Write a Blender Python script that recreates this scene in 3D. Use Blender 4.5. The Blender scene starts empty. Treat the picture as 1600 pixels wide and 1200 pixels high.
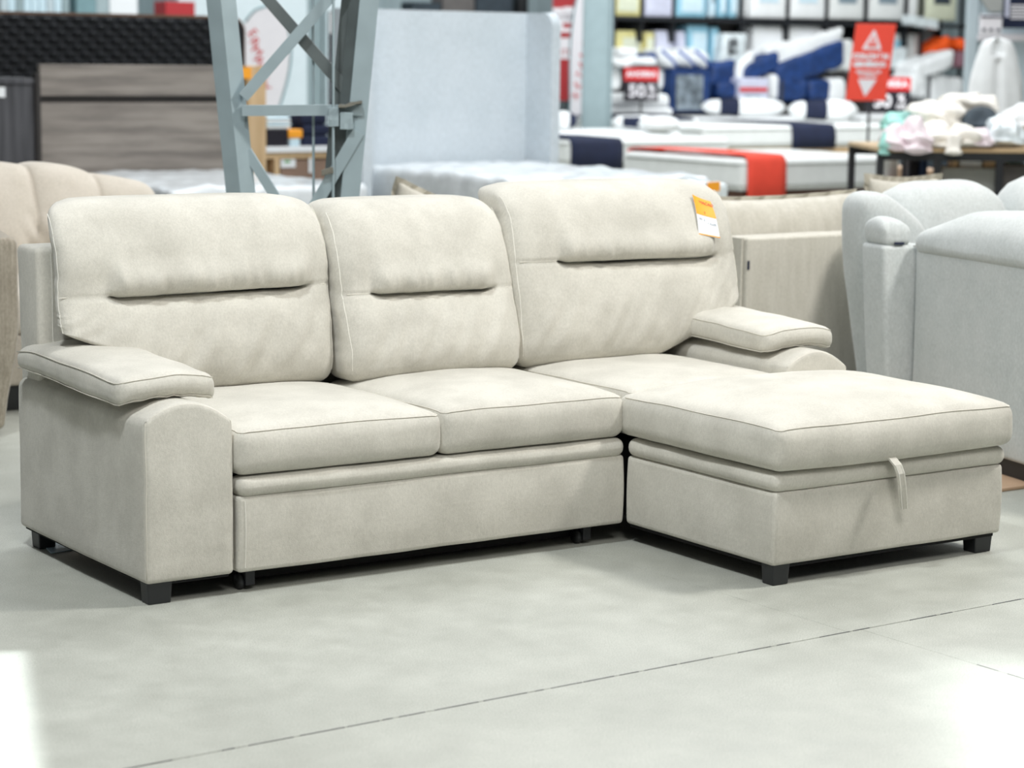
import bpy, bmesh, math, random
from mathutils import Vector, Matrix, noise
random.seed(7)
SC = bpy.context.scene
COL = SC.collection
# ------------------------------------------------------------------ camera
CX, CY, CZ = -2.35886, -5.15017, 1.41104
YAW, PITCH, ROLL, FPX = 0.5948, 0.1455, 0.0128, 3481.9
C0 = Vector((CX, CY, CZ))
_F = Vector((math.sin(YAW)*math.cos(PITCH), math.cos(YAW)*math.cos(PITCH), -math.sin(PITCH)))
_R = Vector((math.cos(YAW), -math.sin(YAW), 0)); _U = _R.cross(_F)
R2 = _R*math.cos(ROLL)+_U*math.sin(ROLL); U2 = -_R*math.sin(ROLL)+_U*math.cos(ROLL)
cam = bpy.data.cameras.new('camera'); camo = bpy.data.objects.new('camera', cam); COL.objects.link(camo)
camo.matrix_world = Matrix(((R2.x, U2.x, -_F.x, CX), (R2.y, U2.y, -_F.y, CY), (R2.z, U2.z, -_F.z, CZ), (0, 0, 0, 1)))
cam.sensor_width = 36.0; cam.lens = FPX/1600*36.0
cam.clip_start = .1; cam.clip_end = 200
cam.dof.use_dof = True; cam.dof.focus_distance = 6.15; cam.dof.aperture_fstop = 3.4
SC.camera = camo
# ------------------------------------------------------------------ light
SC.view_settings.view_transform = 'Standard'; SC.view_settings.look = 'None'
SC.view_settings.gamma = 1.0; SC.view_settings.use_curve_mapping = False
SC.view_settings.exposure = 0.13
W = bpy.data.worlds.new('world'); SC.world = W; W.use_nodes = True
W.node_tree.nodes['Background'].inputs[0].default_value = (.93, .98, 1.0, 1)
W.node_tree.nodes['Background'].inputs[1].default_value = 0.13

def area(name, loc, target, size, power, color=(1, 1, 1), spread=180, sy=None):
    l = bpy.data.lights.new(name, 'AREA'); l.shape = 'RECTANGLE'; l.size = size; l.size_y = sy or size
    l.energy = power; l.color = color; l.spread = math.radians(spread)
    o = bpy.data.objects.new(name, l); COL.objects.link(o); o.location = loc
    o.rotation_euler = (Vector(target)-Vector(loc)).to_track_quat('-Z', 'Y').to_euler()
    return o
area('key_lamp', (4.6, -1.9, 5.2), (1.0, 0.0, 0.3), .7, 235, (1, .975, .93))
area('overhead_lamp', (-1.3, -1.1, 5.6), (0.2, 0.0, 0.3), .45, 165, (.93, .975, 1.0))
area('front_fill_lamp', (-1.2, -5.6, 6.0), (1.0, .4, .5), 2.2, 235, (1, .98, .95))  # fill light added from the camera side to lift the upright faces
area('aisle_lamp', (3.5, 3.5, 6.0), (3.5, 3.0, 0), 3.0, 190, (.97, .98, 1))
area('aisle_lamp', (7.5, 6.5, 6.5), (7.5, 6.5, 0), 6.0, 440, (.94, .98, 1))
area('aisle_lamp', (14.5, 12.0, 7.0), (14.5, 12.0, 0), 8.0, 540, (.94, .98, 1))
area('aisle_lamp', (6.5, 14.0, 6.5), (6.5, 15.0, 0), 6.0, 340, (.92, .98, 1))
area('rack_lamp', (14.0, 11.0, 5.0), (17.0, 17.5, 1.2), 4.0, 260, (.95, .98, 1))
def patch(cx, cy, ang, w, h, z, power, spread):   # added narrow lamp overhead, casts a bright patch standing in for floor glare
    o = area('added_patch_lamp', (0, 0, 3), (0, 0, 0), w, power, (.90, .96, 1), spread, h)
    xa = Vector((math.cos(ang), math.sin(ang), 0)); ya = Vector((-math.sin(ang), math.cos(ang), 0))
    o.location = Vector((cx, cy, z))-xa*w/2-ya*h/2; o.rotation_euler = (0, 0, ang)
patch(-.43, -.24, -.342, .9, 1.6, 2.3, 7.5, 2)
patch(2.48, -2.34, -.665, 1.4, 1.3, 2.4, 10.0, 12)

# ------------------------------------------------------------------ pixel helpers (photograph -> world points)
def ray(px, py): return _F+R2*((px-800)/FPX)-U2*((py-600)/FPX)
def G(px, py, z): d = ray(px, py); return C0+d*((z-CZ)/d.z)
def PY(px, py, y): d = ray(px, py); return C0+d*((y-CY)/d.y)
def PX(px, py, x): d = ray(px, py); return C0+d*((x-CX)/d.x)
_H = Vector((math.sin(YAW), math.cos(YAW), 0))
def AT(px, py, D): d = ray(px, py); return C0+d*(D/d.dot(_H))

# ------------------------------------------------------------------ materials
def s2l(c): return tuple((v/12.92 if v <= .04045 else ((v+.055)/1.055)**2.4) for v in c)
def rgb(r, g, b): return s2l((r/255, g/255, b/255))+(1,)
class NT:
    def __init__(s, name):
        s.m = bpy.data.materials.new(name); s.m.use_nodes = True; s.t = s.m.node_tree
        s.b = s.t.nodes['Principled BSDF']; s.tc = s.n('ShaderNodeTexCoord')
    def n(s, t, **k):
        o = s.t.nodes.new(t)
        for a, v in k.items():
            if a.startswith('i_'): o.inputs[a[2:].replace('_', ' ')].default_value = v
            else: setattr(o, a, v)
        return o
    def l(s, a, b): s.t.links.new(a, b)
    def co(s, scale=(1, 1, 1), rot=(0, 0, 0), kind='Object'):
        mp = s.n('ShaderNodeMapping'); mp.inputs['Scale'].default_value = scale; mp.inputs['Rotation'].default_value = rot
        s.l(s.tc.outputs[kind], mp.inputs[0]); return mp.outputs[0]
    def noise(s, vec, scale, detail=3, rough=.5):
        o = s.n('ShaderNodeTexNoise'); o.inputs['Scale'].default_value = scale
        o.inputs['Detail'].default_value = detail; o.inputs['Roughness'].default_value = rough
        s.l(vec, o.inputs['Vector']); return o.outputs[0]
    def ramp(s, fac, stops):
        r = s.n('ShaderNodeValToRGB'); e = r.color_ramp.elements
        while len(e) > 1: e.remove(e[-1])
        e[0].position = stops[0][0]; e[0].color = stops[0][1]
        for p, c in stops[1:]: q = e.new(p); q.color = c
        s.l(fac, r.inputs[0]); return r.outputs[0]
    def bump(s, h, strength, dist, prev=None):
        b = s.n('ShaderNodeBump'); b.inputs['Strength'].default_value = strength; b.inputs['Distance'].default_value = dist
        s.l(h, b.inputs['Height'])
        if prev: s.l(prev, b.inputs['Normal'])
        return b.outputs[0]
def plain(name, c, rough=.6, metal=0.0, coat=0.0, var=.06, spec=.5):
    k = NT(name); v = k.noise(k.co(), 9, 3)
    a = tuple(max(0, x*(1-var)) for x in c[:3])+(1,); b = tuple(min(1, x*(1+var)) for x in c[:3])+(1,)
    k.l(k.ramp(v, [(.35, a), (.65, b)]), k.b.inputs['Base Color'])
    k.b.inputs['Roughness'].default_value = rough; k.b.inputs['Metallic'].default_value = metal
    k.b.inputs['Coat Weight'].default_value = coat; k.b.inputs['Specular IOR Level'].default_value = spec
    return k.m
def fabric(name, c, c2, weave=420, mott=7, sheen=.25, wstr=.35, streak=(1, 1, 1), fine=.5):
    k = NT(name)
    m1 = k.noise(k.co(streak), mott, 4, .6); m2 = k.noise(k.co((1, 1, 1)), weave, 2, .7)
    m3 = k.noise(k.co((1, 1, .6)), weave*.5, 2, .6)
    base = k.ramp(m1, [(.36, c2), (.62, c)])
    mx = k.n('ShaderNodeMix', data_type='RGBA', blend_type='MULTIPLY'); mx.inputs[0].default_value = fine
    k.l(base, mx.inputs[6]); k.l(k.ramp(m3, [(.3, (.80, .80, .79, 1)), (.7, (1.08, 1.08, 1.08, 1))]), mx.inputs[7])
    k.l(mx.outputs[2], k.b.inputs['Base Color'])
    k.b.inputs['Roughness'].default_value = .92; k.b.inputs['Sheen Weight'].default_value = sheen
    k.b.inputs['Sheen Roughness'].default_value = .45; k.b.inputs['Specular IOR Level'].default_value = .2
    n1 = k.bump(m2, wstr, .0012); n2 = k.bump(k.noise(k.co(), 26, 3, .6), .16, .006, n1)
    k.l(n2, k.b.inputs['Normal']); return k.m
def wood(name, c, c2, along='x', sc=3.0, rough=.55):
    k = NT(name)
    s = {'x': (.6, 6, 6), 'z': (6, 6, .6), 'y': (6, .6, 6)}[along]
    v = k.co(s); n1 = k.noise(v, sc, 6, .62)
    w = k.n('ShaderNodeTexWave', wave_type='BANDS', bands_direction='Z' if along != 'z' else 'X')
    w.inputs['Scale'].default_value = 1.2; w.inputs['Distortion'].default_value = 9; w.inputs['Detail'].default_value = 3
    w.inputs['Detail Scale'].default_value = .6; k.l(k.co({'x': (.5, 2, 3), 'z': (3, 2, .5), 'y': (2, .5, 3)}[along]), w.inputs[0])
    mm = k.n('ShaderNodeMath', operation='MULTIPLY_ADD'); mm.inputs[1].default_value = .10; k.l(w.outputs[1], mm.inputs[0]); k.l(n1, mm.inputs[2])
    k.l(k.ramp(mm.outputs[0], [(.40, c2), (.68, c)]), k.b.inputs['Base Color'])
    k.b.inputs['Roughness'].default_value = rough; k.l(k.bump(n1, .12, .004), k.b.inputs['Normal']); return k.m
def concrete():
    k = NT('polished_concrete'); v = k.co()
    big = k.noise(v, 1.3, 5, .6); mid = k.noise(k.co((1, 1, 1)), 9, 5, .65); fine = k.noise(v, 330, 2, .8); sp = k.noise(v, 120, 2, .6)
    b = k.ramp(big, [(.3, rgb(166, 168, 160)), (.7, rgb(184, 186, 178))])
    def mul(a, f, x):
        m = k.n('ShaderNodeMix', data_type='RGBA', blend_type='MULTIPLY'); m.inputs[0].default_value = x
        k.l(a, m.inputs[6]); k.l(f, m.inputs[7]); return m.outputs[2]
    b = mul(b, k.ramp(mid, [(.3, (.84, .84, .83, 1)), (.7, (1.06, 1.06, 1.06, 1))]), .8)
    b = mul(b, k.ramp(fine, [(.36, (.62, .62, .60, 1)), (.58, (1.10, 1.10, 1.10, 1))]), .9)
    b = mul(b, k.ramp(sp, [(.30, (.6, .6, .58, 1)), (.38, (1, 1, 1, 1))]), .35)
    k.l(b, k.b.inputs['Base Color'])
    k.l(k.ramp(mid, [(.3, (.42,)*3+(1,)), (.7, (.55,)*3+(1,))]), k.b.inputs['Roughness'])
    k.b.inputs['Specular IOR Level'].default_value = .35
    k.l(k.bump(fine, .12, .001), k.b.inputs['Normal']); return k.m
def wrap_mat(name, c):
    k = NT(name); v = k.co((1, 2.2, 2.2))
    n = k.noise(v, 7, 6, .75)
    k.l(k.ramp(n, [(.35, tuple(x*.86 for x in c[:3])+(1,)), (.6, c)]), k.b.inputs['Base Color'])
    k.b.inputs['Roughness'].default_value = .3; k.b.inputs['Coat Weight'].default_value = .6; k.b.inputs['Coat Roughness'].default_value = .12
    k.l(k.bump(n, .6, .02), k.b.inputs['Normal']); return k.m

M = {}
M['sofa'] = fabric('cream_chenille', rgb(207, 204, 194), rgb(193, 190, 180), weave=380, mott=6, fine=.45, wstr=.6)
M['seam'] = plain('seam_thread', rgb(212, 208, 197), .9, var=.03)
M['stitch'] = plain('stitch_thread', rgb(232, 230, 222), .9, var=.03)
M['blackleg'] = plain('black_plastic', rgb(34, 36, 38), .45)
M['blackmetal'] = plain('black_metal', rgb(30, 32, 36), .5)
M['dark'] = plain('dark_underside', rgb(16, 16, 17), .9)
M['concrete'] = concrete()
M['joint'] = plain('joint_filler', rgb(120, 128, 126), .9, var=.35)
M['greysofa'] = fabric('pale_grey_melange', rgb(200, 204, 203), rgb(193, 198, 197), weave=260, mott=12, wstr=.5, fine=.6)
M['beigelinen'] = fabric('greige_linen', rgb(200, 196, 185), rgb(190, 186, 174), weave=260, mott=6, streak=(4, 4, .6), wstr=.5, fine=.5)
M['flange'] = plain('greige_fringe', rgb(172, 167, 153), .95, var=.15)
M['tufted'] = fabric('beige_velvet', rgb(203, 195, 183), rgb(194, 186, 173), weave=300, mott=5)
M['taupe'] = fabric('taupe_weave', rgb(165, 157, 143), rgb(146, 138, 124), weave=220, mott=16, streak=(5, 5, .5), wstr=.6, fine=.9)
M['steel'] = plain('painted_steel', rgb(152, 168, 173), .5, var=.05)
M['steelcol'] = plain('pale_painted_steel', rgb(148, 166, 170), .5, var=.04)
M['steelshade'] = plain('shaded_steel', rgb(92, 100, 100), .6, var=.12)  # shade on inner flanges and rear braces, painted as a darker steel
M['rust'] = plain('scuffed_steel', rgb(120, 118, 108), .7, var=.3)
M['wrap'] = wrap_mat('plastic_wrapped_white', rgb(228, 233, 236))
M['white'] = plain('white_knit', rgb(226, 228, 226), .85, var=.03)
M['white2'] = plain('white_cotton', rgb(236, 238, 238), .8, var=.03)
M['offwhite'] = plain('cream_knit', rgb(236, 231, 222), .9, var=.05)
M['pink'] = plain('pale_pink_cotton', rgb(236, 222, 226), .9, var=.05)
M['greyband'] = plain('grey_border', rgb(176, 178, 174), .85)
M['navy'] = plain('navy_runner', rgb(24, 32, 58), .9, var=.12)
M['navyb'] = plain('navy_duvet', rgb(24, 56, 110), .6, var=.25)
M['blue'] = plain('blue_trim', rgb(40, 84, 170), .6)
M['red'] = plain('red_runner', rgb(232, 74, 54), .8, var=.04)
M['redsign'] = plain('red_sign', rgb(246, 78, 58), .45, var=.02)
M['redprint'] = plain('red_print', rgb(212, 34, 36), .5, var=.02)
M['darkred'] = plain('dark_red_poster', rgb(176, 40, 46), .5, var=.02)
M['signwhite'] = plain('white_print', rgb(240, 236, 240), .5, var=.01)
M['signblack'] = plain('black_sign', rgb(24, 20, 32), .5, var=.02)
M['headwhite'] = fabric('pale_blue_grey_upholstery', rgb(205, 213, 219), rgb(198, 207, 213), weave=110, mott=3, wstr=.4)
M['headblack'] = plain('black_leatherette', rgb(17, 20, 26), .42, var=.1)
M['bronze'] = plain('brown_trim', rgb(110, 84, 66), .5)
M['greywood'] = wood('grey_oak', rgb(146, 138, 130), rgb(112, 105, 99), 'x', 2.2)
M['darkwood'] = wood('dark_grey_wood', rgb(84, 84, 88), rgb(56, 56, 60), 'z', 2.2)
M['darkedge'] = plain('dark_edge', rgb(44, 40, 38), .6)
M['lightwood'] = wood('light_oak', rgb(214, 184, 144), rgb(196, 164, 124), 'z', 2)
M['brownwood'] = wood('brown_wood', rgb(92, 58, 40), rgb(66, 40, 28), 'x', 2)
M['carton'] = plain('brown_carton', rgb(142, 116, 100), .8)
M['orange'] = plain('orange_print', rgb(252, 168, 44), .5, var=.02)
M['orangecloth'] = plain('orange_cloth', rgb(250, 92, 20), .7)
M['paper'] = plain('white_paper', rgb(236, 238, 240), .6, var=.01)
M['ink'] = plain('grey_ink', rgb(138, 150, 162), .7)
M['siding'] = plain('pale_siding', rgb(160, 176, 180), .55, var=.02)
M['wallpale'] = plain('pale_wall', rgb(190, 204, 210), .6, var=.02)
M['palepanel'] = plain('pale_partition', rgb(214, 226, 230), .6, var=.02)
M['teal'] = plain('teal_panel', rgb(120, 152, 158), .6)
M['greyboard'] = plain('grey_board', rgb(104, 100, 98), .8, var=.1)
M['yellow'] = plain('yellow_pack', rgb(220, 212, 146), .5)
M['paleyellow'] = plain('pale_yellow_card', rgb(216, 220, 196), .5)
M['lav'] = plain('lavender_pack', rgb(206, 208, 226), .5)
M['cyan'] = plain('cyan_pack', rgb(150, 202, 222), .5)
M['paleblue'] = plain('pale_blue_card', rgb(204, 226, 236), .5)
M['greycard'] = plain('grey_blue_print', rgb(130, 146, 156), .6)
M['clearbag'] = plain('clear_bag_contents', rgb(120, 130, 138), .25, coat=.6, var=.5)
M['silver'] = plain('silvery_plastic', rgb(214, 222, 224), .15, coat=.8, var=.15)
M['mauve'] = plain('mauve_strip', rgb(150, 110, 122), .6)
M['mint'] = plain('mint_floral', rgb(160, 214, 204), .8, var=.35)
M['charcoal'] = plain('charcoal_cloth', rgb(56, 66, 74), .85, var=.15)
M['jeans'] = plain('blue_denim', rgb(40, 62, 100), .85)
M['tan'] = plain('tan_board', rgb(186, 156, 128), .6)
M['tabletop'] = wood('table_oak', rgb(196, 170, 132), rgb(176, 148, 112), 'x', 2)
M['logo'] = plain('black_logo', rgb(30, 34, 40), .6)
M['green'] = plain('green_print', rgb(90, 170, 90), .6)

# ------------------------------------------------------------------ object helpers
def tag(o, label, cat, group=None):
    o['label'] = label; o['category'] = cat
    if group: o['group'] = group
    return o
def thing(name, label, cat, loc=(0, 0, 0), rz=0, group=None):
    o = bpy.data.objects.new(name, None); COL.objects.link(o); o.location = loc; o.rotation_euler = (0, 0, rz)
    o.empty_display_size = .1
    return tag(o, label, cat, group)
def mesh(name, verts, faces, mat, parent=None, smooth=False, loc=None):
    me = bpy.data.meshes.new(name); me.from_pydata([tuple(v) for v in verts], [], faces); me.materials.append(mat)
    bm = bmesh.new(); bm.from_mesh(me); bmesh.ops.recalc_face_normals(bm, faces=bm.faces); bm.to_mesh(me); bm.free()
    if smooth: me.polygons.foreach_set('use_smooth', [True]*len(me.polygons))
    o = bpy.data.objects.new(name, me); COL.objects.link(o)
    if parent: o.parent = parent
    if loc: o.location = loc
    return o
def _ax(a, b, r, n):
    r = min(r, (b-a)*.499); e = [0, .3*r, .62*r, r] if r > .012 else [0, .5*r, r]
    if r <= 0: e = [0]
    lo = [a+v for v in e]; hi = [b-v for v in reversed(e)]
    mid = [lo[-1]+(hi[0]-lo[-1])*i/n for i in range(1, n)]
    return lo+mid+hi
def rb(x0, x1, y0, y1, z0, z1, r=.01, n=(1, 1, 1), f=None, vs=None, fs=None):
    """rounded box lattice -> verts, faces; f deforms each point"""
    vs = [] if vs is None else vs; fs = [] if fs is None else fs
    X, Y, Z = _ax(x0, x1, r, n[0]), _ax(y0, y1, r, n[1]), _ax(z0, z1, r, n[2])
    rr = [min(r, (b-a)*.499) for a, b in ((x0, x1), (y0, y1), (z0, z1))]; rm = min(rr); idx = {}
    def vid(i, j, k):
        key = (i, j, k)
        if key in idx: return idx[key]
        p = Vector((X[i], Y[j], Z[k]))
        q = Vector((min(max(p.x, x0+rm), x1-rm), min(max(p.y, y0+rm), y1-rm), min(max(p.z, z0+rm), z1-rm)))
        d = p-q
        if d.length > 1e-9 and rm > 0: p = q+d.normalized()*rm
        if f: p = Vector(f(p.x, p.y, p.z))
        idx[key] = len(vs); vs.append(p); return idx[key]
    a, b, c = len(X)-1, len(Y)-1, len(Z)-1
    for i in range(a):
        for j in range(b):
            for k in (0, c): fs.append([vid(i, j, k), vid(i+1, j, k), vid(i+1, j+1, k), vid(i, j+1, k)])
        for k in range(c):
            for j in (0, b): fs.append([vid(i, j, k), vid(i+1, j, k), vid(i+1, j, k+1), vid(i, j, k+1)])
    for j in range(b):
        for k in range(c):
            for i in (0, a): fs.append([vid(i, j, k), vid(i, j+1, k), vid(i, j+1, k+1), vid(i, j, k+1)])
    return vs, fs
def box(name, x0, x1, y0, y1, z0, z1, mat, parent=None, r=.004, n=(1, 1, 1), f=None, smooth=None):
    v, fc = rb(min(x0, x1), max(x0, x1), min(y0, y1), max(y0, y1), min(z0, z1), max(z0, z1), r, n, f)
    return mesh(name, v, fc, mat, parent, (r > .012) if smooth is None else smooth)
def tube(name, pts, r, mat, parent=None, sides=6, closed=False):
    pts = [Vector(p) for p in pts]; vs = []; fs = []; N = len(pts)
    for i, p in enumerate(pts):
        a = pts[(i-1) % N] if (i > 0 or closed) else p; b = pts[(i+1) % N] if (i < N-1 or closed) else p
        t = (b-a).normalized(); ref = Vector((0, 0, 1)) if abs(t.z) < .9 else Vector((1, 0, 0))
        u = t.cross(ref).normalized(); w = t.cross(u)
        for s in range(sides):
            an = 2*math.pi*s/sides; vs.append(p+(u*math.cos(an)+w*math.sin(an))*r)
    for i in range(N-1 if not closed else N):
        for s in range(sides):
            a = i*sides+s; b = i*sides+(s+1) % sides; j = ((i+1) % N)*sides
            fs.append([a, b, j+(s+1) % sides, j+s])
    if not closed: fs.append(list(range(sides))[::-1]); fs.append([(N-1)*sides+s for s in range(sides)])
    return mesh(name, vs, fs, mat, parent, sides > 4)
def smin(x, a, b): t = min(1, max(0, (x-a)/(b-a))); return t*t*(3-2*t)
def interp(tab, x):
    if x <= tab[0][0]: return tab[0][1]
    for (a, va), (b, vb) in zip(tab, tab[1:]):
        if x <= b:
            t = (x-a)/(b-a); i = tab.index((a, va)); h = b-a
            sl = lambda k: (tab[k+1][1]-tab[k][1])/(tab[k+1][0]-tab[k][0])
            m0 = sl(i) if i == 0 else (sl(i-1)+sl(i))/2; m1 = sl(i) if i+2 >= len(tab) else (sl(i)+sl(i+1))/2
            return (2*t**3-3*t*t+1)*va+(t**3-2*t*t+t)*h*m0+(-2*t**3+3*t*t)*vb+(t**3-t*t)*h*m1
    return tab[-1][1]
def N3(x, y, z, s=0): return noise.noise(Vector((x+s*13.7, y+s*7.1, z-s*3.3)))
def text(body, size, mat, parent, M4, name='lettering', bold=.0, sx=1.0, ext=.001):
    cu = bpy.data.curves.new(name, 'FONT'); cu.body = body; cu.size = size; cu.extrude = ext; cu.offset = bold
    cu.align_x = 'CENTER'; cu.align_y = 'CENTER'; cu.resolution_u = 3
    t = bpy.data.objects.new('t', cu); COL.objects.link(t); bpy.context.view_layer.update()
    me = bpy.data.meshes.new_from_object(t.evaluated_get(bpy.context.evaluated_depsgraph_get()))
    bpy.data.objects.remove(t); me.materials.clear(); me.materials.append(mat)
    o = bpy.data.objects.new(name, me); COL.objects.link(o); me.transform(M4 @ Matrix.Diagonal((sx, 1, 1, 1)))
    if parent: o.parent = parent
    return o
def facing_y(x, y, z): # local text frame: text x -> world x, text y -> world z, facing -y
    return Matrix.Translation((x, y, z)) @ Matrix.Rotation(math.pi/2, 4, 'X')

# ------------------------------------------------------------------ structure: floor slabs, walls
fl = box('floor', -12, 40, -9, 26, -.12, -.012, M['joint'], r=0); fl['kind'] = 'structure'
gx = [-12, -3.2, 1.385, 6.0, 10.6, 15.2, 19.8, 27, 40]; gy = [-9, -5.75, -1.14, 3.46, 8.06, 12.66, 17.3, 26]
for i in range(len(gx)-1):
    for j in range(len(gy)-1):
        g = .0022; e = .0004; gs = (lambda v: v+(.045 if j == 1 and abs(v-1.385) < .01 else 0))
        box('floor_slab', gs(gx[i])+e, gs(gx[i+1])-e, gy[j]+g, gy[j+1]-g, -.012, 0, M['concrete'], fl, r=.0012, smooth=False)
# chipped filler in the long saw cut
rr = random.Random(3)
for (ax, lo, hi, c) in (('x', -1.6, 2.4, -1.14), ('y', -2.2, -1.50, 1.43)):
    t = lo; v = []; fcs = []
    while t < hi:
        L = rr.uniform(.02, .12); w = rr.uniform(.0012, .0026)
        if rr.random() < .75:
            a = (t, c-w, .0005), (t+L, c-w*rr.uniform(.5, 1), .0005), (t+L, c+w, .0005), (t, c+w*rr.uniform(.5, 1), .0005)
            b = len(v)
            for p in a: v.append(p if ax == 'x' else (p[1], p[0], p[2]))
            for p in a: q = (p[0], p[1], -.008); v.append(q if ax == 'x' else (q[1], q[0], q[2]))
            fcs += [[b, b+1, b+2, b+3], [b, b+4, b+5, b+1], [b+1, b+5, b+6, b+2], [b+2, b+6, b+7, b+3], [b+3, b+7, b+4, b]]
        t += L+rr.uniform(.004, .04)
    q = mesh('joint_filler', v, fcs, M['blackmetal'], fl); q['kind'] = 'stuff'
fl.rotation_euler = (0, 0, .026); fl.location = Vector((1, -1.14, 0))-Matrix.Rotation(.026, 3, 'Z') @ Vector((1, -1.14, 0))
def siding(name, x0, x1, y, z0, z1, pitch, mat, depth=.03):
    v = []; fcs = []; x = x0; pts = []
    while x < x1:
        pts += [(x, y), (x+pitch*.55, y), (x+pitch*.65, y-depth), (x+pitch*.9, y-depth)]; x += pitch
    pts.append((x, y))
    for (a, b) in pts: v += [(a, b, z0), (a, b, z1)]
    for i in range(len(pts)-1): fcs.append([2*i, 2*i+2, 2*i+3, 2*i+1])
    n = len(v); v += [(x0, y+.15, z0), (x0, y+.15, z1), (x, y+.15, z0), (x, y+.15, z1)]
    fcs += [[n, n+1, n+3, n+2], [0, 1, n+1, n], [n-2, n-1, n+3, n+2]]
    o = mesh(name, v, fcs, mat); o['kind'] = 'structure'; return o
siding('wall_back', -8, 38, 20.5, 0, 6.5, .30, M['siding'])
wl = box('wall_right', 30, 30.2, -9, 20.4, 0, 6.5, M['wallpale'], r=.01); wl['kind'] = 'structure'

# ================================================================== MAIN SOFA
S = thing('corner_sofa', 'cream chenille corner sofa with pull-out front, storage chaise and black block feet', 'sofa')
SF = M['sofa']
def wr(x, y, z, amp, s=0, fr=9):  # soft wrinkle noise
    return amp*N3(x*fr, y*fr, z*fr, s)
# --- arms
def arm(x0, x1, s):
    xm = (x0+x1)/2; h = (x1-x0)/2
    def f(x, y, z):
        t = smin(z, .36, .49)
        u = (x-xm)/h
        z2 = z+(.050*(1-abs(u)**2.0)-.006*(1+u)-.004)*t+.003*N3(x*7, y*7, z*7, s)*t
        y2 = y+(.006*smin(z, .3, .5))*(1 if y < .4 else 0)
        b = .004*math.sin(math.pi*min(1, max(0, (z-.06)/.4)))*(1-u*u)
        if y < .1: y2 -= b
        if x < x0+.02: x -= .004*math.sin(math.pi*min(1, max(0, y/.86)))
        return (x+wr(x, y, z, .0022, s), y2+wr(x, y, z, .0022, s+2), z2)
    o = box('arm', x0, x1, 0, .86, .056, .482, SF, S, r=.014, n=(10, 22, 14), f=f)
    e = .0105
    pts = [f(x0+.004, e-.0065, .07+.41*i/14) for i in range(14)]
    pts += [f(x0+.004+(x1-x0-.008)*i/14, e-.0065+.001, .482-.0045) for i in range(15)]
    pts += [f(x1-.004, e-.0065, .47-.40*i/14) for i in range(14)]
    tube('seam', pts, .0015, M['seam'], o, 5)
    return o
arm(0, .252, 1); arm(2.15, 2.402, 5)
# --- arm pads
def pad(x0, x1, s, mirror):
    xm = (x0+x1)/2; h = (x1-x0)/2
    def f(x, y, z):
        u = (x-xm)/h; w = (z-.507)/.062
        up = smin(w, 0, 1)
        z2 = z+(.020*up+.019*(1-up))*(1-abs(u)**2.4)+.016*smin(y, .1, .65)
        z2 += .006*(1-((y-.4)/.32)**4)*up
        if y < .3: y -= .010*math.sin(math.pi*min(1, max(0, w)))*(1-abs(u)**4)*(1-smin(y, .1, .3))
        y2 = y+.012*abs(u)**2*(1-smin(y, .1, .25))*1.3
        z2 += .004*N3(x*14, y*9, z*8, s)*up
        if y < .2: z2 += .0022*math.sin(x*120+N3(x*20, y*20, 0, s)*3)*smin(.2-y, 0, .1)*(1-up)
        x2 = x+(.006*math.sin(y*9+s))*(.5)
        return (x2+wr(x, y, z, .004, s, 12), y2+wr(x, y, z, .004, s+3, 12), z2)
    o = box('arm_pad', x0, x1, .085, .80, .503, .570, SF, S, r=.026, n=(12, 26, 3), f=f)
    r = .022
    for zz, dz in ((.570, -.0075), (.503, .0075)):
        pts = []
        X0, X1, Y0, Y1 = x0+.006, x1-.006, .091, .79
        zz2 = zz+dz
        for i in range(16): pts.append(f(X0-.0018, Y1-(Y1-Y0-.02)*i/15, zz2))
        pts.append(f(X0+.004, Y0+.006, zz2))
        for i in range(12): pts.append(f(X0+.02+(X1-X0-.04)*i/11, Y0-.0018, zz2))
        pts.append(f(X1-.004, Y0+.006, zz2))
        for i in range(16): pts.append(f(X1+.0018, Y0+.02+(Y1-Y0-.02)*i/15, zz2))
        tube('piping', pts, .0014, M['seam'], o, 5)
pad(-.032, .252, 1, 0); pad(2.145, 2.432, 4, 1)
# --- back frame
def bf(x, y, z):
    t = (z-.3)/.56
    return (x+.003*N3(x*5, y*5, z*5), y+.03*t+wr(x, y, z, .003, 9, 6), z)
b = box('back_frame', .018, 2.384, .715, .87, .07, .868, SF, S, r=.02, n=(40, 3, 14), f=bf)
tube('seam', [bf(.06, .7135, .50+.35*i/12) for i in range(13)], .0014, M['stitch'], b, 4)

# --- inner base and underside
box('bounce_blocker', .012, .240, .012, .845, .050, .060, M['dark'], S, r=0); box('bounce_blocker', 2.162, 2.390, .012, .845, .046, .060, M['dark'], S, r=0)  # black sheets added below arms and chaise to cut bounce and deepen the shade
box('bounce_blocker', 1.545, 2.385, -.655, -.012, .046, .060, M['dark'], S, r=0)
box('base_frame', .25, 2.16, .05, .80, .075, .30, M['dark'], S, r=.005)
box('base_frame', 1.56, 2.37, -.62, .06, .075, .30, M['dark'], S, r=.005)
box('mechanism_gap_fill', .34, 1.46, .09, .76, .014, .078, M['dark'], S, r=.004)  # black block for the pull-out frame, added to darken the gap
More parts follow.
